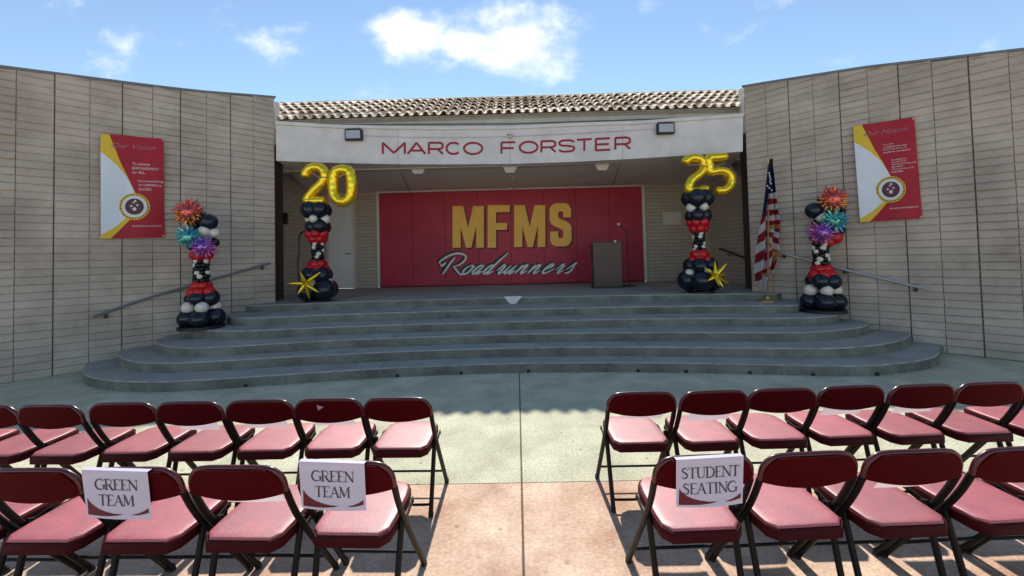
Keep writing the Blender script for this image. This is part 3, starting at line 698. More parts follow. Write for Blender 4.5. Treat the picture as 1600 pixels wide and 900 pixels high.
for px, py, lab in ((654, 266, 'leftmost ceiling light under the stage roof'), (797, 264, 'middle ceiling light under the stage roof'), (940, 260.5, 'rightmost ceiling light under the stage roof')):
    Yn = 9.5; p = ony(px, py - 3.2, Yn); zc = p.z
    o = empty('ceiling_light', (p.x, Yn, zc)); tag(o, lab, 'ceiling light', 'ceiling lights under the stage roof')
    bm = NB(); w = 11.5 * Yn / 650
    v0 = [bm.verts.new(q) for q in ((-w, -w * .6, 0), (w, -w * .6, 0), (w, w * .6, 0), (-w, w * .6, 0))]; k = .62
    v1 = [bm.verts.new(q) for q in ((-w * k, -w * .4, -.13), (w * k, -w * .4, -.13), (w * k, w * .4, -.13), (-w * k, w * .4, -.13))]
    bm.faces.new(v0); bm.faces.new(v1[::-1])
    for i in range(4): bm.faces.new((v0[i], v1[i], v1[(i + 1) % 4], v0[(i + 1) % 4]))
    bmesh.ops.recalc_face_normals(bm, faces=bm.faces); obj('shade', bm, M['fixture'], o)
    bm = NB(); tube(bm, [(0, 0, 0), (0, 0, .08)], .05, 10); obj('mount', bm, M['trim'], o, 40)
    bm = NB(); box(bm, (0, 0, -.137), (w * 1.1, w * .7, .02), bev=.004); obj('diffuser', bm, M['glass'], o)
# conduit on soffit with knob, slanting joints
bm = NB(); tube(bm, [(-.05, 9.6, 3.50), (-.05, 12.02, 3.60)], .012, 6); wobj('ceiling_conduit', bm, M['soffit'], bld)
for (xa, xb) in ((622, 640), (970, 957)):
    a = ony(xa, interp(botpx, xa) + 1, 9.1); b = ony(xb, 291 if xa < 800 else 286, YB - .05); bm = NB()
    tube(bm, [Vector((a.x, a.y, a.z + .0)), Vector((b.x, b.y, ZT - .004))], .009, 4); wobj('ceiling_joint', bm, M['darkmetal'], bld)
p = ony(798, 293, YB - .12); o = empty('sensor', p); tag(o, 'small white round sensor at the top centre of the mural wall', 'sensor')
bm = NB(); sphere(bm, (0, 0, 0), .055, 12, 8, (1, .7, 1)); obj('sensor_dome', bm, M['white'], o, 60); bm = NB(); box(bm, (0, .06, 0), (.05, .09, .05)); obj('mount', bm, M['trim'], o)
p0 = ony(1036, 331.5, YB - .02); p1 = ony(1065, 350.5, YB - .02)
bm = NB(); box(bm, ((p0.x + p1.x) / 2, YB - .012, (p0.z + p1.z) / 2), (p1.x - p0.x, .02, p0.z - p1.z), bev=.003)
tag(obj('wall_panel', bm, M['trim']), 'plain white rectangular panel on the brick right of the mural', 'panel')
# black box on the left side wall
o = empty('wall_speaker', (xl + .05, 10.15, 2.72)); tag(o, 'small black fixture on the brick side wall near the left jamb', 'wall fixture')
bm = NB(); box(bm, (.03, 0, 0), (.08, .1, .28), bev=.01); obj('case', bm, M['black'], o); bm = NB(); box(bm, (.08, 0, .05), (.03, .06, .1), bev=.005); obj('cover', bm, M['darkmetal'], o)

# handrails on the wing walls
def handrail(A, d, n, pts, name_label, m, ext):
    P_ = [onplane(x, y, A + n * .09, n) for x, y in pts]
    o = empty('handrail', P_[0]); tag(o, name_label, 'handrail')
    bm = NB(); tube(bm, P_, .022, 10); wobj('rail', bm, m, o, 50)
    for t in ext:
        q = P_[0].lerp(P_[-1], t); bm = NB(); tube(bm, [q, q - Vector((0, 0, .05)), q - Vector((0, 0, .065)) - n * .075], .010, 6); tube(bm, [q - Vector((0, 0, .065)) - n * .078, q - Vector((0, 0, .065)) - n * .06], .032, 10)
        wobj('bracket', bm, M['darkmetal'], o)
handrail(A_L, dL, nL, [(145, 495), (240, 463), (422, 411)], 'dark sloping handrail on the left block wall behind the balloon column', M['rail'], (.06, .5, .95))
handrail(A_R, dR, nR, [(1212, 393), (1330, 424), (1450, 452)], 'pale steel handrail sloping down the right block wall', M['railr'], (.06, .5, .93))
q0 = onplane(1127, 389, Vector((xr - .09, 0, 0)), Vector((1, 0, 0))); 
o = empty('handrail', (xr - .09, 11.2, 1.9)); tag(o, 'short dark handrail on the inner side wall behind the right jamb', 'handrail')
a_ = Vector((xr - .09, 11.3, ony(1127, 389, 11.3).z)); b_ = Vector((xr - .09, 9.6, ony(1166, 412, 9.6).z))
bm = NB(); tube(bm, [a_ + Vector((0, .12, 0)), a_, b_], .028, 8); wobj('rail', bm, M['darkmetal'], o)
bm = NB(); q = a_.lerp(b_, .2); tube(bm, [q, q - Vector((0, 0, .09)), q + Vector((.09, 0, -.11))], .016, 6); wobj('bracket', bm, M['darkmetal'], o)

# ------------------------------------------------------------------ banners
def banner(quad, A, n, title, block1, block2, tagline, label, b1pos, b2pos, tl_dot):
    TLc, TRc, BRc, BLc = quad
    off = .06
    def fn(u, v, o=0.):
        x = (TLc[0] * (1 - u) + TRc[0] * u) * (1 - v) + (BLc[0] * (1 - u) + BRc[0] * u) * v
        y = (TLc[1] * (1 - u) + TRc[1] * u) * (1 - v) + (BLc[1] * (1 - u) + BRc[1] * u) * v
        wav = .018 * (.3 + .7 * v) * sin(u * 8 + v * 3) + .01 * sin(v * 7)
        return onplane(x, y, A + n * (off + o), n) + n * wav
    c0 = fn(.5, .5); root = empty('banner', c0); tag(root, label, 'banner', 'school banners on the block walls')
    bm = NB()
    # cloth as one grid in red, art layers a few mm proud
    N_ = 12; g = [[bm.verts.new(fn(i / N_, j / N_)) for i in range(N_ + 1)] for j in range(N_ + 1)]; g2 = [[bm.verts.new(fn(i / N_, j / N_) - n * .004) for i in range(N_ + 1)] for j in range(N_ + 1)]
    for j in range(N_):
        for i in range(N_): bm.faces.new((g[j][i], g[j][i + 1], g[j + 1][i + 1], g[j + 1][i])); bm.faces.new((g2[j][i], g2[j + 1][i], g2[j + 1][i + 1], g2[j][i + 1]))
    def art(P, mi, o):
        b2 = flat_bm(P)
        for _ in range(2): bmesh.ops.subdivide_edges(b2, edges=b2.edges, cuts=1, use_grid_fill=True)
        merge(bm, b2, lambda c: fn(c.x, c.y, o), mi)
    art([(0, 0), (.14, 0), (.22, .12), (.32, .27), (.43, .40), (.56, .575), (.50, .60), (.3, .42), (0, .18)], 1, .003)
    art([(0, .17), (.10, .215), (.25, .29), (.40, .39), (.50, .50), (.55, .58), (.52, .70), (.43, .80), (.2, .9), (0, .975)], 2, .005)
    art([(0, .965), (.2, .90), (.41, .80), (.5, .795), (.36, .88), (.22, .965), (.15, 1), (0, 1)], 1, .007)
    cx, cyy, ru, rv = .53, .69, .245, .133
    def ell(k, s=28): return [(cx + ru * k * cos(2 * pi * i / s), cyy + rv * k * sin(2 * pi * i / s)) for i in range(s)]
    art(ell(1.0), 1, .009)
    b_ = NB()
    for i in range(30):
        a = 2 * pi * i / 30; a2 = a + .1
        P = [(cx + ru * k * cos(t), cyy + rv * k * sin(t)) for k, t in ((.94, a), (.94, a2), (.84, a2), (.84, a))]
        art(P, 3, .011)
    art(ell(.82), 4, .013); art(ell(.60), 3, .015); art(ell(.53), 5, .017); art(ell(.47), 6, .019); art(ell(.43), 5, .021)
    for (u_, v_, k) in ((.0, .18, .13), (-.05, -.5 + .2, .06), (.18, -.1, .07), (-.2, -.05, .07), (.05, -.42, .08)):
        art([(cx + ru * (u_ + k * cos(2 * pi * i / 12)), cyy + rv * (v_ + k * sin(2 * pi * i / 12))) for i in range(12)], 4, .0235)
    cl = wobj('cloth', bm, [M['banred'], M['banyel'], M['banwhite'], M['black'], M['white'], M['plum'], M['maroon']], root)
    def line(s, u0, u1, v0, v1, mi=0, shear=0, o=.006, slope=0):
        bt = NB(); t = text_bm(s, 1.0, res=2, shear=shear); xs_ = [v.co.x for v in t.verts]; ys_ = [v.co.y for v in t.verts]; a, b = min(xs_), max(xs_); c, d = min(ys_), max(ys_)
        merge(bt, t, lambda co: fn(u0 + (u1 - u0) * (co.x - a) / (b - a), v1 + (v0 - v1) * (co.y - c) / (d - c) + slope * (co.x - a) / (b - a), o), mi); wobj('text_line', bt, [M['white'], M['banpink']], root)
    line(title, .17, .88, .075, .125, 1, .5, .008)
    for (s_, u0, u1, v0, v1) in block1 + block2: line(s_, u0, u1, v0, v1)
    line(tagline, .49, .95, .872, .892)
    for u_, v_ in ((.02, .015), (.98, .015), (.02, .985), (.98, .985)):
        b3 = NB(); c_ = fn(u_, v_, .008); tube(b3, [c_, c_ - n * .04], .012, 8); wobj('grommet', b3, M['brass'], root)
banner(((157, 209), (255.5, 217), (257.5, 371), (157.5, 373)), A_L, nL, 'Our Vision',
       [('To achieve', .50, .78, .255, .282), ('EMPOWERMENT', .50, .92, .300, .325), ('for ALL.', .50, .71, .340, .366)],
       [('Future-empowering', .59, .985, .425, .452), ('for LEARNING, to', .60, .96, .463, .49), ('SUCCEED', .60, .80, .505, .53)], '#roadrunnersonthetrail',
       'red, gold and white banner on the left block wall with six short lines of text', None, None, 0)
banner(((1333, 197), (1428.5, 183), (1441, 341), (1344, 347)), A_R, nR, 'Our Mission',
       [('To provide', .46, .64, .225, .243), ('a collaborative and', .46, .84, .25, .268), ('nurturing space of', .455, .84, .276, .294), ('academic excellence', .455, .90, .302, .32)],
       [('for students to', .58, .82, .385, .403), ('be prepared for', .58, .82, .410, .428), ('lifelong learning and', .575, .97, .434, .452), ('global', .57, .75, .458, .476), ('citizenship and', .57, .92, .483, .501), ('success', .56, .75, .508, .526)], '#roadrunnersonthetrail',
       'red, gold and white banner on the right block wall, its text in ten fine lines', None, None, 1)

# ------------------------------------------------------------------ balloons
def balloon_mesh(name, mat):
    bm = NB(); sphere(bm, (0, 0, 0), 1, 20, 14)
    for v in bm.verts:
        if v.co.z < 0: v.co.z *= 1.08; v.co.x *= 1 - .10 * v.co.z * v.co.z; v.co.y *= 1 - .10 * v.co.z * v.co.z
    r = bmesh.ops.create_cone(bm, cap_ends=True, segments=8, radius1=.07, radius2=.02, depth=.10); bmesh.ops.translate(bm, vec=(0, 0, -1.11), verts=r['verts'])
    me = bpy.data.meshes.new(name); bm.to_mesh(me); bm.free(); me.materials.append(mat); me.polygons.foreach_set('use_smooth', [True] * len(me.polygons)); return me
BMESH = {k: balloon_mesh('balloon', M[m]) for k, m in (('n', 'navyb'), ('w', 'whiteb'), ('r', 'redb'), ('k', 'blackb'))}
def balloon(par, kind, c, r, out):
    o = bpy.data.objects.new('balloon', BMESH[kind]); COL.objects.link(o); o.parent = par; o.location = c
    o.scale = (r, r, r); o.rotation_euler = Vector(out).to_track_quat('Z', 'Y').to_euler(); return o
def column(base_px, n_step, Yk, layers, label, plate=False, twist0=.4):
    """layers: (kind, px y centre, px half width of ring, px balloon radius, count, phase)"""
    b = ony(base_px[0], base_px[1], Yk); floor = RISE * n_step
    root = empty('balloon_column', (b.x, Yk, floor)); tag(root, label, 'balloon column', 'balloon columns')
    s = Yk / F
    rnd = random.Random(int(base_px[0]))
    if plate:
        bm = NB(); tube(bm, [(0, 0, .0), (0, 0, .05)], .34, 24); obj('base_plate', bm, M['black'], root, 40)
        bm = NB(); tube(bm, [(0, 0, .05), (0, 0, 2.0)], .018, 8); obj('pole', bm, M['black'], root)
    else:
        bm = NB(); tube(bm, [(0, 0, .0), (0, 0, .03)], .26, 24); obj('base_plate', bm, M['black'], root, 40)
        bm = NB(); tube(bm, [(0, 0, .03), (0, 0, (base_px[1] - 318) * s if base_px[0] < 800 else (base_px[1] - 305) * s)], .018, 8); obj('pole', bm, M['black'], root)
    for li, (kind, py, hw, rp_, cnt, ph) in enumerate(layers):
        zc = (base_px[1] - py) * s; rr = rp_ * s; ring = max(0, (hw - rp_)) * s
        for k in range(cnt):
            a = ph + 2 * pi * k / cnt; kk = kind
            if kind == 'x': kk = 'w' if (k * 2 + li * 3) % 7 in (0, 3) else 'k'
            j = rnd.uniform(.86, 1.08); z = max(zc + rnd.uniform(-.006, .006), rr * j + .012)
            balloon(root, kk, (ring * cos(a), ring * sin(a), z), rr * j, (cos(a), sin(a), rnd.uniform(-.2, .2)))
    return root, s, b
q = pi / 4
c1 = [('n', 452, 34, 17, 4, q * 1.2), ('w', 441, 25, 8.0, 4, -.2), ('n', 429, 25, 13.5, 4, q * 1.1), ('r', 420, 18, 8.5, 5, .2), ('r', 412, 15, 7.5, 5, .8),
      ('x', 405, 10, 3.6, 7, .1), ('x', 400, 10, 3.6, 7, .5), ('x', 395, 9.5, 3.6, 7, .9), ('x', 390, 9.5, 3.6, 7, .3), ('x', 385, 9.5, 3.6, 7, .7), ('x', 380, 10, 3.6, 7, .9),
      ('r', 372.5, 15, 7.5, 5, .5), ('r', 364, 18, 8.5, 5, 1.1), ('n', 353, 20, 12, 4, q), ('w', 341, 20, 7.2, 4, -pi / 2), ('n', 327, 24, 13.5, 4, q)]
r1, s1, b1 = column((497, 469.5), 6, 8.55, c1, 'navy, pearl and red balloon column under the gold 20')
sh = -13.5
c2 = [(k, y + sh - (1 if y > 430 else (y - 440) * -.03), hw, rp_, c, ph + .35) for k, y, hw, rp_, c, ph in c1]
r2, s2, b2 = column((1095, 456.5), 6, 8.5, c2, 'navy, pearl and red balloon column under the gold 25')
c3 = [('n', 498, 33, 16, 4, .5), ('w', 481, 26, 9.5, 4, -.9), ('n', 467, 25, 13, 4, .2), ('r', 457, 20, 9.5, 5, 0), ('r', 448, 16, 8.5, 5, .6), ('x', 439, 12.5, 4.4, 7, .2), ('x', 433, 12.5, 4.4, 7, .6), ('x', 427, 12, 4.4, 7, .1), ('x', 421, 12, 4.4, 7, .9), ('x', 415, 12, 4.4, 7, .3), ('x', 409, 12, 4.4, 7, .7), ('r', 399, 17, 10, 5, .3)]
r3, s3, b3 = column((315, 514), 4, 7.12, c3, 'short balloon column on the left steps topped with spiky foil balloons', plate=True)
sh = -25.5
c4 = [(k, y + sh, hw * .97, rp_ * .97, c, ph + .6) for k, y, hw, rp_, c, ph in c3]
r4, s4, b4 = column((1287, 489), 4, 7.35, c4, 'short balloon column on the right steps topped with spiky foil balloons', plate=True)
def bal_at(root, px, py, dY, kind, rpx):
    Y = root.location.y + dY; p = ony(px, py, Y) - root.location; balloon(root, kind, p, rpx * Y / F, (p.x, -.5, .6))
for px, py, dY, k, r_ in ((326, 347, .0, 'n', 13), (319, 361, -.05, 'w', 8.5), (335, 364, 0, 'w', 7), (334, 379, .05, 'n', 8), (305, 352, .12, 'n', 11), (303, 383, .1, 'n', 10), (318, 395, .0, 'r', 9), (312, 335, .1, 'n', 8)): bal_at(r3, px, py, dY, k, r_)
for px, py, dY, k, r_ in ((1272, 329, .0, 'n', 12.5), (1283, 339, -.05, 'w', 8), (1290, 326, .1, 'n', 9), (1316, 326, .1, 'n', 10), (1308, 358, .0, 'n', 11), (1304, 371, 0, 'r', 11), (1293, 378, .0, 'r', 9), (1278, 350, .12, 'n', 9), (1297, 345, .15, 'n', 10)): bal_at(r4, px, py, dY, k, r_)
def fib(n):
    for i in range(n):
        z = 1 - 2 * (i + .5) / n; a = i * 2.39996; r = sqrt(1 - z * z); yield Vector((r * cos(a), r * sin(a), z))
def burst(px, py, Y, rpx, n, mats, label, cat='foil balloon', core=.45, wid=.19, name='spiky_balloon', split=None, seed=1, group=None, hang=None):
    c = ony(px, py, Y); R_ = rpx * Y / F; rnd = random.Random(seed)
    bm = NB(); sphere(bm, (0, 0, 0), R_ * core, 16, 10, mi=0)
    for dd in fib(n):
        L = R_ * rnd.uniform(.72, 1.15); dd = (dd + Vector([rnd.uniform(-.12, .12) for _ in range(3)])).normalized()
        mi = split(dd, rnd) if split else 0
        tube(bm, [dd * R_ * core * .6, dd * L * .55, dd * L * .85, dd * L], [R_ * wid, R_ * wid * .75, R_ * wid * .35, R_ * .015], 7, mi)
    o = obj(name, bm, mats, smooth=50); o.location = c; tag(o, label, cat, group); return o
FO = [M['pinkfoil'], M['orangefoil']]; TE = [M['tealfoil'], M['bluefoil'], M['mintfoil']]; PU = [M['purplefoil'], M['magentafoil']]
sp1 = lambda d, r: 0 if d.z > .1 + r.uniform(-.2, .2) else 1
sp2 = lambda d, r: r.choice((0, 0, 1, 2)) if d.x < .2 else r.choice((0, 1))
sp2b = lambda d, r: r.choice((1, 0, 1)) if d.x > -.1 else r.choice((0, 2))
sp3 = lambda d, r: 1 if d.z < -.1 + r.uniform(-.3, .3) or d.x > .5 else 0
sp3b = lambda d, r: 1 if d.z < -.1 + r.uniform(-.3, .3) or d.x < -.5 else 0
G_ = 'spiky foil balloons on the short columns'
YL = 7.0; YR = 7.2
burst(294, 332, YL, 22, 80, FO, 'coral and orange spiky foil balloon topping the left short column', split=sp1, seed=2, core=.68, group=G_)
burst(296, 371, YL - .08, 19, 80, TE, 'teal spiky foil balloon on the left short column', split=sp2, seed=3, core=.70, group=G_)
burst(318, 386, YL - .1, 19, 80, PU, 'violet spiky foil balloon on the left short column', split=sp3, seed=4, core=.66, group=G_)
burst(1300, 312, YR, 22, 80, FO, 'coral and orange spiky foil balloon topping the right short column', split=sp1, seed=5, core=.68, group=G_)
burst(1304, 345, YR - .08, 19, 80, TE, 'blue and teal spiky foil balloon on the right short column', split=sp2b, seed=6, core=.70, group=G_)
burst(1283, 364, YR - .1, 19.5, 80, PU, 'violet and magenta spiky foil balloon on the right short column', split=sp3b, seed=7, core=.66, group=G_)
# gold starbursts
def star(px, py, Y, tips, label):
    c = ony(px, py, Y); bm = NB(); sphere(bm, (0, 0, 0), 5.0 * Y / F, 12, 8)
    for tx, ty, dy in tips:
        e = ony(tx, ty, Y + dy) - c; L = e.length; w = 3.0 * Y / F
        tube(bm, [e * .05, e * .35, e * .75, e], [w, w * 1.05, w * .6, w * .08], 8)
    o = obj('star_balloon', bm, M['goldfoil'], smooth=50); o.location = c; tag(o, label, 'foil balloon', 'gold star balloons at the column feet')
star(477, 443, 8.12, [(449, 443, -.05), (465, 460, -.1), (498, 457, -.05), (501, 425, .02), (469, 424, .1), (484, 468, .12), (492, 440, -.3), (470, 436, -.25)], 'flat six-pointed gold star balloon at the foot of the column topped by 20')
star(1118, 431, 8.1, [(1100, 418, 0), (1117, 407, .05), (1136, 411, -.02), (1106, 439, -.05), (1130, 449, -.1), (1140, 444, .1), (1124, 447, -.2), (1135, 428, .15), (1110, 425, -.3)], 'gold starburst balloon with thin spikes by the column topped by 25')
# gold foil digits
def digit(Y, pts, rpx, label, name, closed=False, groups=None):
    P = [ony(x, y, Y) for x, y in pts]; c = sum(P, Vector()) / len(P); P = cr([p - c for p in P], 5)
    if closed: P = P[:-1]
    bm = NB(); r = rpx * Y / F; n = len(P)
    if closed:
        rings = tube(bm, P, [r * (1 + .02 * sin(i * 1.7)) for i in range(n)], 12, cap=False, flat=1.15, nrm=(0, -1, 0)); 
        for k in range(12): bm.faces.new((rings[-1][k], rings[-1][(k + 1) % 12], rings[0][(k + 1) % 12], rings[0][k]))
    else:
        rr = [r * (1 + .02 * sin(i * 1.7)) * (1 if 1 < i < n - 2 else (.8 if i in (1, n - 2) else .45)) for i in range(n)]
        tube(bm, P, rr, 12, flat=1.15, nrm=(0, -1, 0))
    o = obj('number_balloon', bm, M['goldfoil'], smooth=60); o.location = c; tag(o, label, 'foil balloon', 'gold number balloons'); return o
YD = 8.5
digit(YD, [(478, 278), (479, 270), (487, 263), (498, 262), (506, 267), (508, 277), (503, 287), (492, 297), (483, 308), (481, 314), (492, 314.5), (503, 314), (509, 315)], 7.8, 'gold foil digit 2 on the left stage column', '')
digit(YD - .05, [(536, 265), (526, 268), (521.5, 278), (520.5, 290), (522, 303), (528, 312.5), (536.5, 315.5), (545, 311.5), (549, 302), (550, 289), (548.5, 276), (545, 267.5), (536, 265)], 8.4, 'gold foil digit 0'+' next to the 2 on the left column', '', closed=True)
digit(YD, [(1069, 257), (1075, 249), (1086, 247), (1096, 251), (1099, 261), (1094, 271), (1082, 280), (1076, 291), (1078, 298), (1090, 299), (1100, 296), (1105, 297)], 7.2, 'gold foil digit 2 on the right stage column, by the wall panel', '')
digit(YD - .05, [(1137, 245), (1122, 246), (1107, 248), (1108, 258), (1110, 269), (1121, 267), (1134, 269), (1142, 278), (1140, 290), (1130, 298), (1117, 297)], 7.2, 'gold foil digit 5 next to the 2 on the right column', '')
bm = NB(); P = [ony(x, y, YD - .13) for x, y in ((487, 270), (497, 276), (515, 277), (530, 276), (540, 271))]; tube(bm, cr(P, 4), .012, 6); tag(obj('ribbon', bm, M['brass']), 'thin gold ribbon across the digits 2 and 0', 'ribbon')
bm = NB(); P = [ony(x, y, YD - .13) for x, y in ((1075, 259), (1088, 257), (1105, 260), (1120, 259), (1133, 255))]; tube(bm, cr(P, 4), .012, 6); tag(obj('ribbon', bm, M['brass']), 'curled gold ribbon across the digits 2 and 5', 'ribbon')
bm = NB(); P = [ony(x, y, 8.6) for x, y in ((484, 363), (474, 362), (468, 370), (467, 395), (465, 420), (468, 440), (467, 452))]; tube(bm, cr(P, 5), [.018] * 31, 6); tag(obj('streamer', bm, M['blackb']), 'black streamer hanging from the column under the gold 20', 'streamer')

# ------------------------------------------------------------------ flag
fb = on_steps(1200, 471, 5); YFl = fb.y
flag = empty('flag', (fb.x, YFl, 5 * RISE)); tag(flag, 'furled american flag with gold fringe on an indoor pole stand', 'flag')
bm = NB(); top = ony(1200.5, 256, YFl); 
tube(bm, [Vector((fb.x, YFl, 5 * RISE + .04)), Vector((top.x, YFl, top.z))], .016, 8); wobj('pole', bm, M['wood'], flag, 50)
bm = NB(); tube(bm, [(0, 0, 0), (0, 0, .02), (0, 0, .045), (0, 0, .10)], [.17, .16, .06, .03], 20); obj('stand', bm, M['brass'], flag, 40)
bm = NB(); t0 = Vector((top.x, YFl, top.z)); tube(bm, [t0, t0 + Vector((0, 0, .03)), t0 + Vector((0, 0, .06)), t0 + Vector((0, 0, .15))], [.02, .032, .03, .002], 8, flat=.4, nrm=(0, -1, 0)); wobj('finial', bm, M['brass'], flag)
L_ = [(250, 1200), (262, 1198.5), (302, 1195), (337, 1191), (345, 1189.5), (370, 1188), (400, 1187), (430, 1186), (440, 1187.5), (448, 1190)]
R_ = [(250, 1202), (262, 1203.5), (302, 1209.5), (330, 1215), (350, 1220.5), (362, 1219), (372, 1216), (395, 1218.5), (410, 1213), (425, 1209.5), (438, 1202), (448, 1194)]
def flagcol(x, y):
    y2 = y + (x - 1205) * .10
    if abs(y2 - 355) < 3.2 and x > 1197: return 3
    if x > 1197 and y2 < 352:
        if y2 < 302: return 2
        return (1, 0, 1, 0, 1, 0, 0)[min(6, int((y2 - 302) / 8.6))]
    if x <= 1197:
        if y < 338: return 2
        return 0 if int(((y - 336) + (x - 1190) * 1.6) / 14.5 + 20) % 2 == 0 else 1
    g1 = 381 + (x - 1198) * .72
    if abs(y - g1) < 2.0: return 3
    if abs((x - 1218) * .868 + (y - 395) * .497) < 1.5 and y > 394: return 3
    if y < g1: return 0 if int(((y - 359) + (x - 1198) * -.75) / 9.0 + 20) % 2 == 0 else 1
    return 0 if int(((y - 385) + (x - 1198) * 1.0) / 12.0 + 21) % 2 == 0 else 1
NU, NV = 64, 150; bm = NB(); gr = []
for j in range(NV + 1):
    py = 250 + (448 - 250) * j / NV; row = []; v = j / NV
    xl_, xr_ = interp(L_, py), interp(R_, py); amp = .012 + .05 * min(1, v * 2)
    for i in range(NU + 1):
        u = i / NU; ph = u * pi * 5 + 1.1 * sin(v * 5) + .5
        p = ony(xl_ + (xr_ - xl_) * u, py, YFl)
        p.y += amp * cos(ph) + .02 * sin(u * 23 + v * 9) + (-.07 + .15 * min(1, v * 1.3)) - .04 * sin(u * pi); row.append((bm.verts.new(p), xl_ + (xr_ - xl_) * u, py))
    gr.append(row)
for j in range(NV):
    for i in range(NU):
        q = (gr[j][i], gr[j + 1][i], gr[j + 1][i + 1], gr[j][i + 1]); f = bm.faces.new([a[0] for a in q])
        f.material_index = flagcol(sum(a[1] for a in q) / 4, sum(a[2] for a in q) / 4)
bmesh.ops.solidify(bm, geom=bm.faces[:], thickness=.004)
cloth = wobj('cloth', bm, [M['flagred'], M['flagwhite'], M['flagblue'], M['fringe']], flag, smooth=80)
bm = NB(); rnd = random.Random(5)
for k in range(9):
    py = 270 + k * 3.4; u = rnd.uniform(.25, .8); x = interp(L_, py) * (1 - u) + interp(R_, py) * u; p = ony(x, py, YFl - .18); c_ = []
    for t in range(10):
        a = pi / 2 + t * pi / 5; r = .022 if t % 2 == 0 else .009; c_.append(bm.verts.new(p + Vector((r * cos(a), 0, r * sin(a)))))
    bm.faces.new(c_)
sb = bm; sb.transform(Matrix.Translation(-flag.location)); obj('stars', sb, M['flagwhite'], cloth)

# ------------------------------------------------------------------ podium and microphone
pc = onz(951, 450, STAGE); YP = pc.y; w = 45.5 * YP / F; hgt = 73 * YP / F
pod = empty('podium', (pc.x, YP, STAGE)); tag(pod, 'dark brown lectern standing on the stage in front of the mural', 'lectern')
bm = NB(); box(bm, (0, .22, hgt * .5), (w * .97, .42, hgt * .955), bev=.01); obj('cabinet', bm, M['podium'], pod)
bm = NB(); box(bm, (0, .22, .02), (w * .99, .46, .04), bev=.006); obj('plinth', bm, M['black'], pod)
bm = NB(); box(bm, (0, 0, 0), (w * .98, .43, .03), bev=.008, M=Matrix.Translation((0, .225, hgt - .03)) @ Matrix.Rotation(radians(-6), 4, 'X')); obj('top', bm, M['podium'], pod)
bm = NB(); sphere(bm, (w * .27, .0, hgt - .01), .035, 10, 8); obj('knob', bm, M['white'], pod, 50)
ms = empty('microphone_stand', (ony(983, 440, YP + .35).x, YP + .35, STAGE)); tag(ms, 'thin black microphone stand with boom beside the lectern', 'microphone stand')
Ym = YP + .35
tp = ony(979, 361, Ym) - ms.location
bm = NB(); tube(bm, [(0, 0, .02), (tp.x, 0, tp.z)], .014, 8); obj('pole', bm, M['black'], ms)
bm = NB(); tube(bm, [(0, 0, 0), (0, 0, .03)], .15, 20); obj('base', bm, M['black'], ms, 40)
m1 = ony(966.5, 350.5, Ym) - ms.location; bm = NB(); tube(bm, [Vector((tp.x + .06, 0, tp.z - .04)), tp, m1], .013, 6); obj('boom', bm, M['black'], ms)
bm = NB(); sphere(bm, m1, .042, 10, 8); obj('microphone', bm, M['fixture'], ms, 50)

# paper on the stage edge
bm = NB(); P = [(787, 463.5), (816, 462.5), (806, 474.5), (797, 475)]; yy = min(cy(5, -.3), cy(5, .2)) - .02
slab(bm, P, lambda x, y: ony(x, y, yy), Vector((0, -1, 0)), .003); bmesh.ops.recalc_face_normals(bm, faces=bm.faces)
tag(obj('paper', bm, M['white']), 'white scrap of paper hanging over the middle of the stage edge', 'paper')

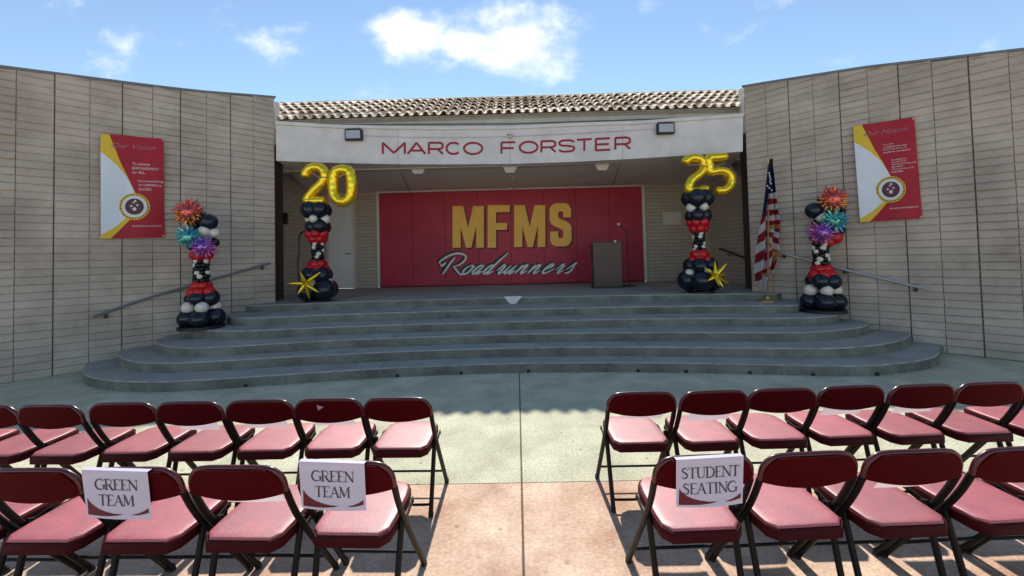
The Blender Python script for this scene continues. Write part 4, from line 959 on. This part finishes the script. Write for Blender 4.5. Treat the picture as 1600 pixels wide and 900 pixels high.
# ------------------------------------------------------------------ folding chairs
def chair_parts(root):
    T = M['tube']; x1, x2 = .212, .191
    def bar(pts, r, name, flat=None, nrm=None):
        bm = NB(); tube(bm, pts, r, 10, flat=flat, nrm=nrm); return obj(name, bm, T, root, 50)
    up = [(-.228, .66), (-.175, .555), (-.09, .425), (.21, .012)]
    for s in (-1, 1):
        o = bar(cr([(s * (x1 if z > .1 else x1 + .003), y, z) for y, z in up], 4), .0145, 'leg')
        bm = NB(); tube(bm, [(s * (x1 + .003), .204, .03), (s * (x1 + .003), .213, .0)], .0165, 10); obj('foot_cap', bm, M['rubber'], o, 40)
    for s in (-1, 1):
        o = bar([(s * (x2 + .008), -.085, .465), (s * (x2 + .004), -.125, .30), (s * (x2 - .002), -.198, .012)], .0145, 'leg')
        bm = NB(); tube(bm, [(s * (x2 - .002), -.187, .03), (s * (x2 - .002), -.196, .0)], .0165, 10); obj('foot_cap', bm, M['rubber'], o, 40)
    # lower braces with rounded ends
    bar(cr([(-x1, .118, .145), (-x1 + .015, .130, .128), (-x1 + .05, .131, .126), (0, .131, .126), (x1 - .05, .131, .126), (x1 - .015, .130, .128), (x1, .118, .145)], 4), .008, 'crossbar')
    bar(cr([(-x2, -.155, .085), (-x2 + .015, -.166, .066), (-x2 + .05, -.168, .062), (0, -.168, .062), (x2 - .05, -.168, .062), (x2 - .015, -.166, .066), (x2, -.155, .085)], 4), .008, 'crossbar')
    # top bow of the frame and the back panel
    bm = NB(); bow = [(-x1, -.228, .66), (-x1 + .005, -.242, .715), (-x1 + .03, -.253, .752), (-x1 + .075, -.258, .77), (0, -.262, .774), (x1 - .075, -.258, .77), (x1 - .03, -.253, .752), (x1 - .005, -.242, .715), (x1, -.228, .66)]
    tube(bm, cr(bow, 5), .0125, 10); obj('top_rail', bm, M['railred'], root, 50)
    bm = NB(); N = 20; g = []
    for i in range(N + 1):
        u = i / N * 2 - 1; x = u * (x1 - .003); zt_ = .771 - .075 * max(0, (abs(u) - .62) / .38) ** 2.4; zb = .652 - .030 * (1 - u * u) - .02 * (1 - abs(u)) * 0
        bowy = -.012 * (1 - u * u)
        col = []
        for j in range(7):
            v = j / 6; z = zt_ * (1 - v) + zb * v; y = -.262 + (.771 - z) * .27 + bowy; col.append((x, y, z))
        g.append(col)
    va = [[bm.verts.new((p[0], p[1] - .010 - .004 * sin(pi * j / 6) * (1 - abs(2 * i / N - 1) ** 4), p[2])) for j, p in enumerate(c)] for i, c in enumerate(g)]; vb = [[bm.verts.new((p[0], p[1] + .012, p[2])) for p in c] for c in g]
    for i in range(N):
        for j in range(6): bm.faces.new((va[i][j], va[i][j + 1], va[i + 1][j + 1], va[i + 1][j])); bm.faces.new((vb[i][j], vb[i + 1][j], vb[i + 1][j + 1], vb[i][j + 1]))
        for j in (0, 6): 
            q = (va[i][j], va[i + 1][j], vb[i + 1][j], vb[i][j]); bm.faces.new(q if j == 0 else q[::-1])
    for i in (0, N):
        for j in range(6):
            q = (va[i][j], vb[i][j], vb[i][j + 1], va[i][j + 1]); bm.faces.new(q if i == 0 else q[::-1])
    bmesh.ops.recalc_face_normals(bm, faces=bm.faces)
    obj('backrest', bm, M['backred'], root, 50)
    # seat: steel pan with padded vinyl top; back corners cut, front corners round
    def outline(k, inset):
        P = [(-.150, -.240), (.150, -.240), (.188, -.200), (.196, -.12), (.196, .06), (.185, .13), (.155, .185), (.11, .207), (-.11, .207), (-.155, .185), (-.185, .13), (-.196, .06), (-.196, -.12), (-.188, -.200)]
        out = []
        for p in P:
            v = Vector((p[0], p[1], 0)); v.x *= .955; out.append(v - v.normalized() * inset)
        return out
    def loft(bm, layers):
        rr = []
        for (ins, z) in layers:
            rr.append([bm.verts.new((p.x, p.y, z + p.y * .03 - (.012 * max(0, (p.y - .1) / .1) ** 2))) for p in outline(0, ins)])
        n = len(rr[0])
        for a, b in zip(rr, rr[1:]):
            for k in range(n): bm.faces.new((a[k], a[(k + 1) % n], b[(k + 1) % n], b[k]))
        bm.faces.new(rr[0][::-1]); bm.faces.new(rr[-1])
    bm = NB(); loft(bm, [(.004, .402), (.0, .406), (.0, .447), (.003, .4505)]); obj('seat_pan', bm, M['seatpan'], root, 40)
    bm = NB(); loft(bm, [(.013, .4495), (.012, .4565), (.015, .4605), (.022, .4625), (.06, .4635), (.13, .464)]); obj('seat', bm, M['vinyl'], root, 60)
    for s in (-1, 1):
        bm = NB(); box(bm, (0, 0, 0), (.006, .16, .028), M=Matrix.Translation((s * .2005, .005, .412)) @ Matrix.Rotation(radians(12), 4, 'X'), bev=.002)
        for yy_, zz_ in ((-.055, .398), (.065, .425)): tube(bm, [(s * .195, yy_, zz_), (s * .2085, yy_, zz_)], .009, 8)
        obj('hinge', bm, T, root)
def sun_chair(loc, rz, label, group):
    o = empty('folding_chair', loc, rz); tag(o, label, 'chair', group); return o
proto = None
def place_chair(loc, rz, label, group):
    global proto
    if proto is None:
        proto = sun_chair(loc, rz, label, group); chair_parts(proto); return proto
    r = proto.copy(); COL.objects.link(r); r.location = loc; r.rotation_euler = (0, 0, rz); r['label'] = label; r['group'] = group
    for ch in list(proto.children):
        c = ch.copy(); COL.objects.link(c); c.parent = r
        for g in ch.children: d = g.copy(); COL.objects.link(d); d.parent = c
    return r
ORD = ['aisle-end', 'second', 'third', 'fourth', 'fifth', 'sixth', 'seventh', 'eighth']
CH = {}
rnd = random.Random(9)
Y1 = 2.92; Y2 = 2.085
for row, Y, nl, nr, rn_ in ((1, Y1, 8, 7, 'front row'), (2, Y2, 5, 5, 'second row')):
    for side, n in (('left', nl), ('right', nr)):
        SP = .446 if row == 1 else (.463 if side == 'left' else .456)
        XL, XR = ((-.776, .772) if row == 1 else (-.768, .785))
        for k in range(n):
            x = (XL - SP * k) if side == 'left' else (XR + SP * k)
            where = 'at the aisle end' if k == 0 else '%s from the aisle' % ORD[k]
            extra = ''
            lab = 'folding chair, %s, %s, %s block' % (where, rn_, side)
            rz = radians((-1.0 if side == 'left' else 1.4) + rnd.uniform(-1.8, 1.8))
            CH[(row, side, k)] = place_chair((x + rnd.uniform(-.006, .006), Y + rnd.uniform(-.012, .012) + (.01 * k if side == 'right' else 0), 0), rz, lab, 'burgundy folding chairs facing the stage')

# ------------------------------------------------------------------ signs on the chair backs
TK, TN = .070, .026
GLY = {
 'G': (.86, [([(.80, .80), (.66, .95), (.45, 1), (.18, .86), (.04, .5), (.16, .14), (.45, 0), (.66, .05), (.80, .2)], 'a'), ([(.80, .42), (.80, .05)], 'k'), ([(.62, .42), (.92, .42)], 'n')]),
 'R': (.78, [([(.16, 1), (.16, 0)], 'k'), ([(.0, 1), (.4, 1), (.62, .88), (.62, .64), (.42, .5), (.16, .5)], 'n'), ([(.40, .5), (.55, .2), (.70, 0), (.86, 0)], 'k'), ([(.03, 0), (.3, 0)], 'n')]),
 'E': (.66, [([(.16, 1), (.16, 0)], 'k'), ([(.0, 1), (.60, 1), (.62, .82)], 'n'), ([(.16, .52), (.46, .52)], 'n'), ([(.0, 0), (.60, 0), (.64, .2)], 'n')]),
 'N': (.84, [([(.12, 1), (.12, 0)], 'n'), ([(.10, 1), (.74, 0)], 'k'), ([(.74, 1), (.74, 0)], 'n'), ([(.0, 0), (.24, 0)], 'n'), ([(.62, 1), (.86, 1)], 'n'), ([(0, 1), (.12, 1)], 'n')]),
 'T': (.74, [([(.37, 1), (.37, 0)], 'k'), ([(.02, .82), (.04, 1), (.70, 1), (.72, .82)], 'n'), ([(.24, 0), (.5, 0)], 'n')]),
 'A': (.80, [([(.38, 1), (.06, 0)], 'n'), ([(.38, 1), (.72, 0)], 'k'), ([(.18, .36), (.58, .36)], 'n'), ([(-.02, 0), (.16, 0)], 'n'), ([(.60, 0), (.84, 0)], 'n')]),
 'M': (.98, [([(.12, 1), (.10, 0)], 'n'), ([(.12, 1), (.46, .08)], 'k'), ([(.46, .08), (.80, 1)], 'n'), ([(.82, 1), (.84, 0)], 'k'), ([(.0, 0), (.2, 0)], 'n'), ([(.72, 0), (.96, 0)], 'n'), ([(.0, 1), (.12, 1)], 'n'), ([(.82, 1), (.94, 1)], 'n')]),
 'S': (.60, [([(.50, .80), (.42, .95), (.28, 1), (.10, .90), (.08, .72), (.26, .56), (.44, .42), (.50, .24), (.40, .06), (.24, 0), (.10, .06), (.04, .22)], 's')]),
 'U': (.80, [([(.14, 1), (.14, .3), (.24, .06), (.44, 0), (.62, .08), (.68, .3), (.68, 1)], 'u'), ([(.0, 1), (.3, 1)], 'n'), ([(.56, 1), (.80, 1)], 'n')]),
 'D': (.84, [([(.16, 1), (.16, 0)], 'k'), ([(.0, 1), (.36, 1), (.66, .86), (.78, .5), (.66, .14), (.36, 0), (.0, 0)], 'd')]),
 'I': (.38, [([(.18, 1), (.18, 0)], 'k'), ([(.04, 1), (.32, 1)], 'n'), ([(.04, 0), (.32, 0)], 'n')]),
}
def word(bm, s, cx, yb, h, fn, wx=1.0, mi=1):
    tot = sum(GLY[c][0] * wx * h for c in s); x = cx - tot / 2
    for c in s:
        adv, strokes = GLY[c]
        for pts, kd in strokes:
            P = [(x + u * wx * h, yb + v * h) for u, v in pts]
            curved = kd in 'asud' or len(pts) > 4
            P3 = cr([fn(a, b) for a, b in P], 4) if curved else [fn(a, b) for a, b in P]
            n = len(P3)
            if kd == 'k': rr = [TK * h] * n
            elif kd == 'n': rr = [TN * h] * n
            elif kd == 'a': rr = [h * (TN + (TK - TN) * sin(pi * i / (n - 1)) ** 2) for i in range(n)]
            elif kd == 's': rr = [h * (TN + (TK - TN) * sin(pi * i / (n - 1)) ** 2) for i in range(n)]
            elif kd == 'u': rr = [h * (TK if i < n * .4 else TN) for i in range(n)]
            else: rr = [h * (TN + (TK - TN) * sin(pi * i / (n - 1)) ** 2) for i in range(n)]
            tube(bm, P3, rr, 6, mi, flat=.10, nrm=(0, -1, 0))
        x += adv * wx * h
def sign(chair, words, cx, tilt, label, drop=0.0, w=.288, h=.216, curl=.012):
    """sheet taped over the top rail and hanging down the rear face of the backrest (towards the camera)"""
    loc = chair.location; rz = chair.rotation_euler.z
    o = empty('paper_sign', loc + Vector((0, 0, 0)), rz); tag(o, label, 'sign', 'paper signs taped to chair backs')
    ct, st = cos(radians(tilt)), sin(radians(tilt))
    def fn(u, v, e=0.):          # u,v metres on the sheet, origin bottom-left
        x = (u - w / 2) * ct - (v - h) * st; z = .786 - drop + (u - w / 2) * st + (v - h) * ct
        y = -.292 + (.78 - z) * .16 - curl * (1 - (v / h)) ** 2 * cos((u / w - .5) * 3) * 1.2 - e
        return Vector((cx + x, y, z))
    bm = NB(); N_ = 10; g = [[bm.verts.new(fn(w * i / N_, h * j / N_)) for i in range(N_ + 1)] for j in range(N_ + 1)]
    gt = [bm.verts.new(fn(w * i / N_, h) + Vector((0, .022, .001))) for i in range(N_ + 1)]
    g.append(gt)
    for j in range(N_ + 1):
        for i in range(N_): bm.faces.new((g[j][i], g[j][i + 1], g[j + 1][i + 1], g[j + 1][i]))
    sheet = obj('sheet', bm, M['sign'], o, 60)
    bm = NB()
    def art(P):
        b2 = flat_bm([(p[0] * w, (1 - p[1]) * h) for p in P]); bmesh.ops.subdivide_edges(b2, edges=b2.edges, cuts=2, use_grid_fill=True)
        merge(bm, b2, lambda c: fn(c.x, c.y, .0012))
    art([(.045, .60), (.08, .68), (.14, .75), (.23, .815), (.34, .86), (.46, .888), (.60, .90), (.52, .925), (.36, .945), (.2, .95), (.035, .95)])
    art([(.965, .775), (.90, .835), (.82, .88), (.72, .912), (.80, .92), (.9, .90), (.965, .875)])
    obj('border', bm, M['maroon'], sheet)
    bm = NB(); f2 = lambda a, b: fn(a, b, .0018)
    word(bm, words[0], w * .51, h * .60, h * .215, f2, words[2]); word(bm, words[1], w * .50, h * .275, h * .215, f2, words[2])
    for f in bm.faces: f.material_index = 0
    obj('lettering', bm, M['ink'], sheet)
sign(CH[(2, 'left', 2)], ('GREEN', 'TEAM', 1.06), -.035, -2.5, 'paper sign reading GREEN TEAM on the chair at the left edge')
sign(CH[(2, 'left', 0)], ('GREEN', 'TEAM', 1.06), -.038, -2.0, 'paper sign reading GREEN TEAM on the aisle-end chair', drop=-.008)
sign(CH[(2, 'right', 0)], ('STUDENT', 'SEATING', 1.02), .006, 1.5, 'paper sign reading STUDENT SEATING on the right aisle-end chair')
def plain(chair, cx, low, label, tilt=0, w=.27):
    """sheet taped to the front face of the backrest; only its lower edge shows below the panel"""
    o = empty('paper_sheet', chair.location, chair.rotation_euler.z); tag(o, label, 'paper', 'sheets taped to the front of chair backs')
    bm = NB(); g = []
    for j in range(7):
        v = j / 6; z = low + (.765 - low) * v; row = []
        for i in range(7):
            u = i / 6 - .5; y = -.24 + (.771 - z) * .26 - .012 * (1 - (2 * u) ** 2) * .6 + .006 + .035 * (1 - v) ** 3
            row.append(bm.verts.new((cx + u * w, y, z + u * tilt * .05)))
        g.append(row)
    for j in range(6):
        for i in range(6): bm.faces.new((g[j][i], g[j][i + 1], g[j + 1][i + 1], g[j + 1][i]))
    sh_ = obj('sheet', bm, M['sheet'], o, 60)
for key, cx, low, tl, lab in (((1, 'left', 1), 0, .575, 0, 'white sheet peeking below the second chair back in the left front row'), ((1, 'left', 2), .0, .565, .1, 'white sheet peeking below the third chair back in the left front row'), ((1, 'left', 3), .0, .56, -.1, 'white sheet peeking below the fourth chair back in the left front row'),
                            ((1, 'right', 0), .02, .575, 0, 'white sheet peeking below the right aisle-end chair back in the front row'), ((1, 'right', 1), -.0, .555, .1, 'white sheet peeking below the second chair back in the right front row'),
                            ((1, 'right', 3), .0, .56, .1, 'white sheet peeking below the fourth chair back in the right front row'), ((1, 'right', 4), .02, .565, .1, 'white sheet peeking below the fifth chair back in the right front row'),
                            ((2, 'left', 1), .02, .565, .1, 'white sheet peeking below the second chair back in the left second row'), ((2, 'right', 2), .04, .565, .1, 'white sheet peeking below the third chair back in the right second row')):
    if lab: plain(CH[key], cx, low, lab, tl)
o = CH[(1, 'left', 1)]; bm = NB()
vs = [bm.verts.new(p) for p in ((-.055, -.287, .752), (-.05, -.277, .715), (-.012, -.284, .738))]; f = bm.faces.new(vs); bmesh.ops.solidify(bm, geom=[f], thickness=.002)
t_ = obj('tape_scrap', bm, M['paper']); t_.location = o.location; tag(t_, 'small torn white scrap of tape on a front row chair back', 'tape')
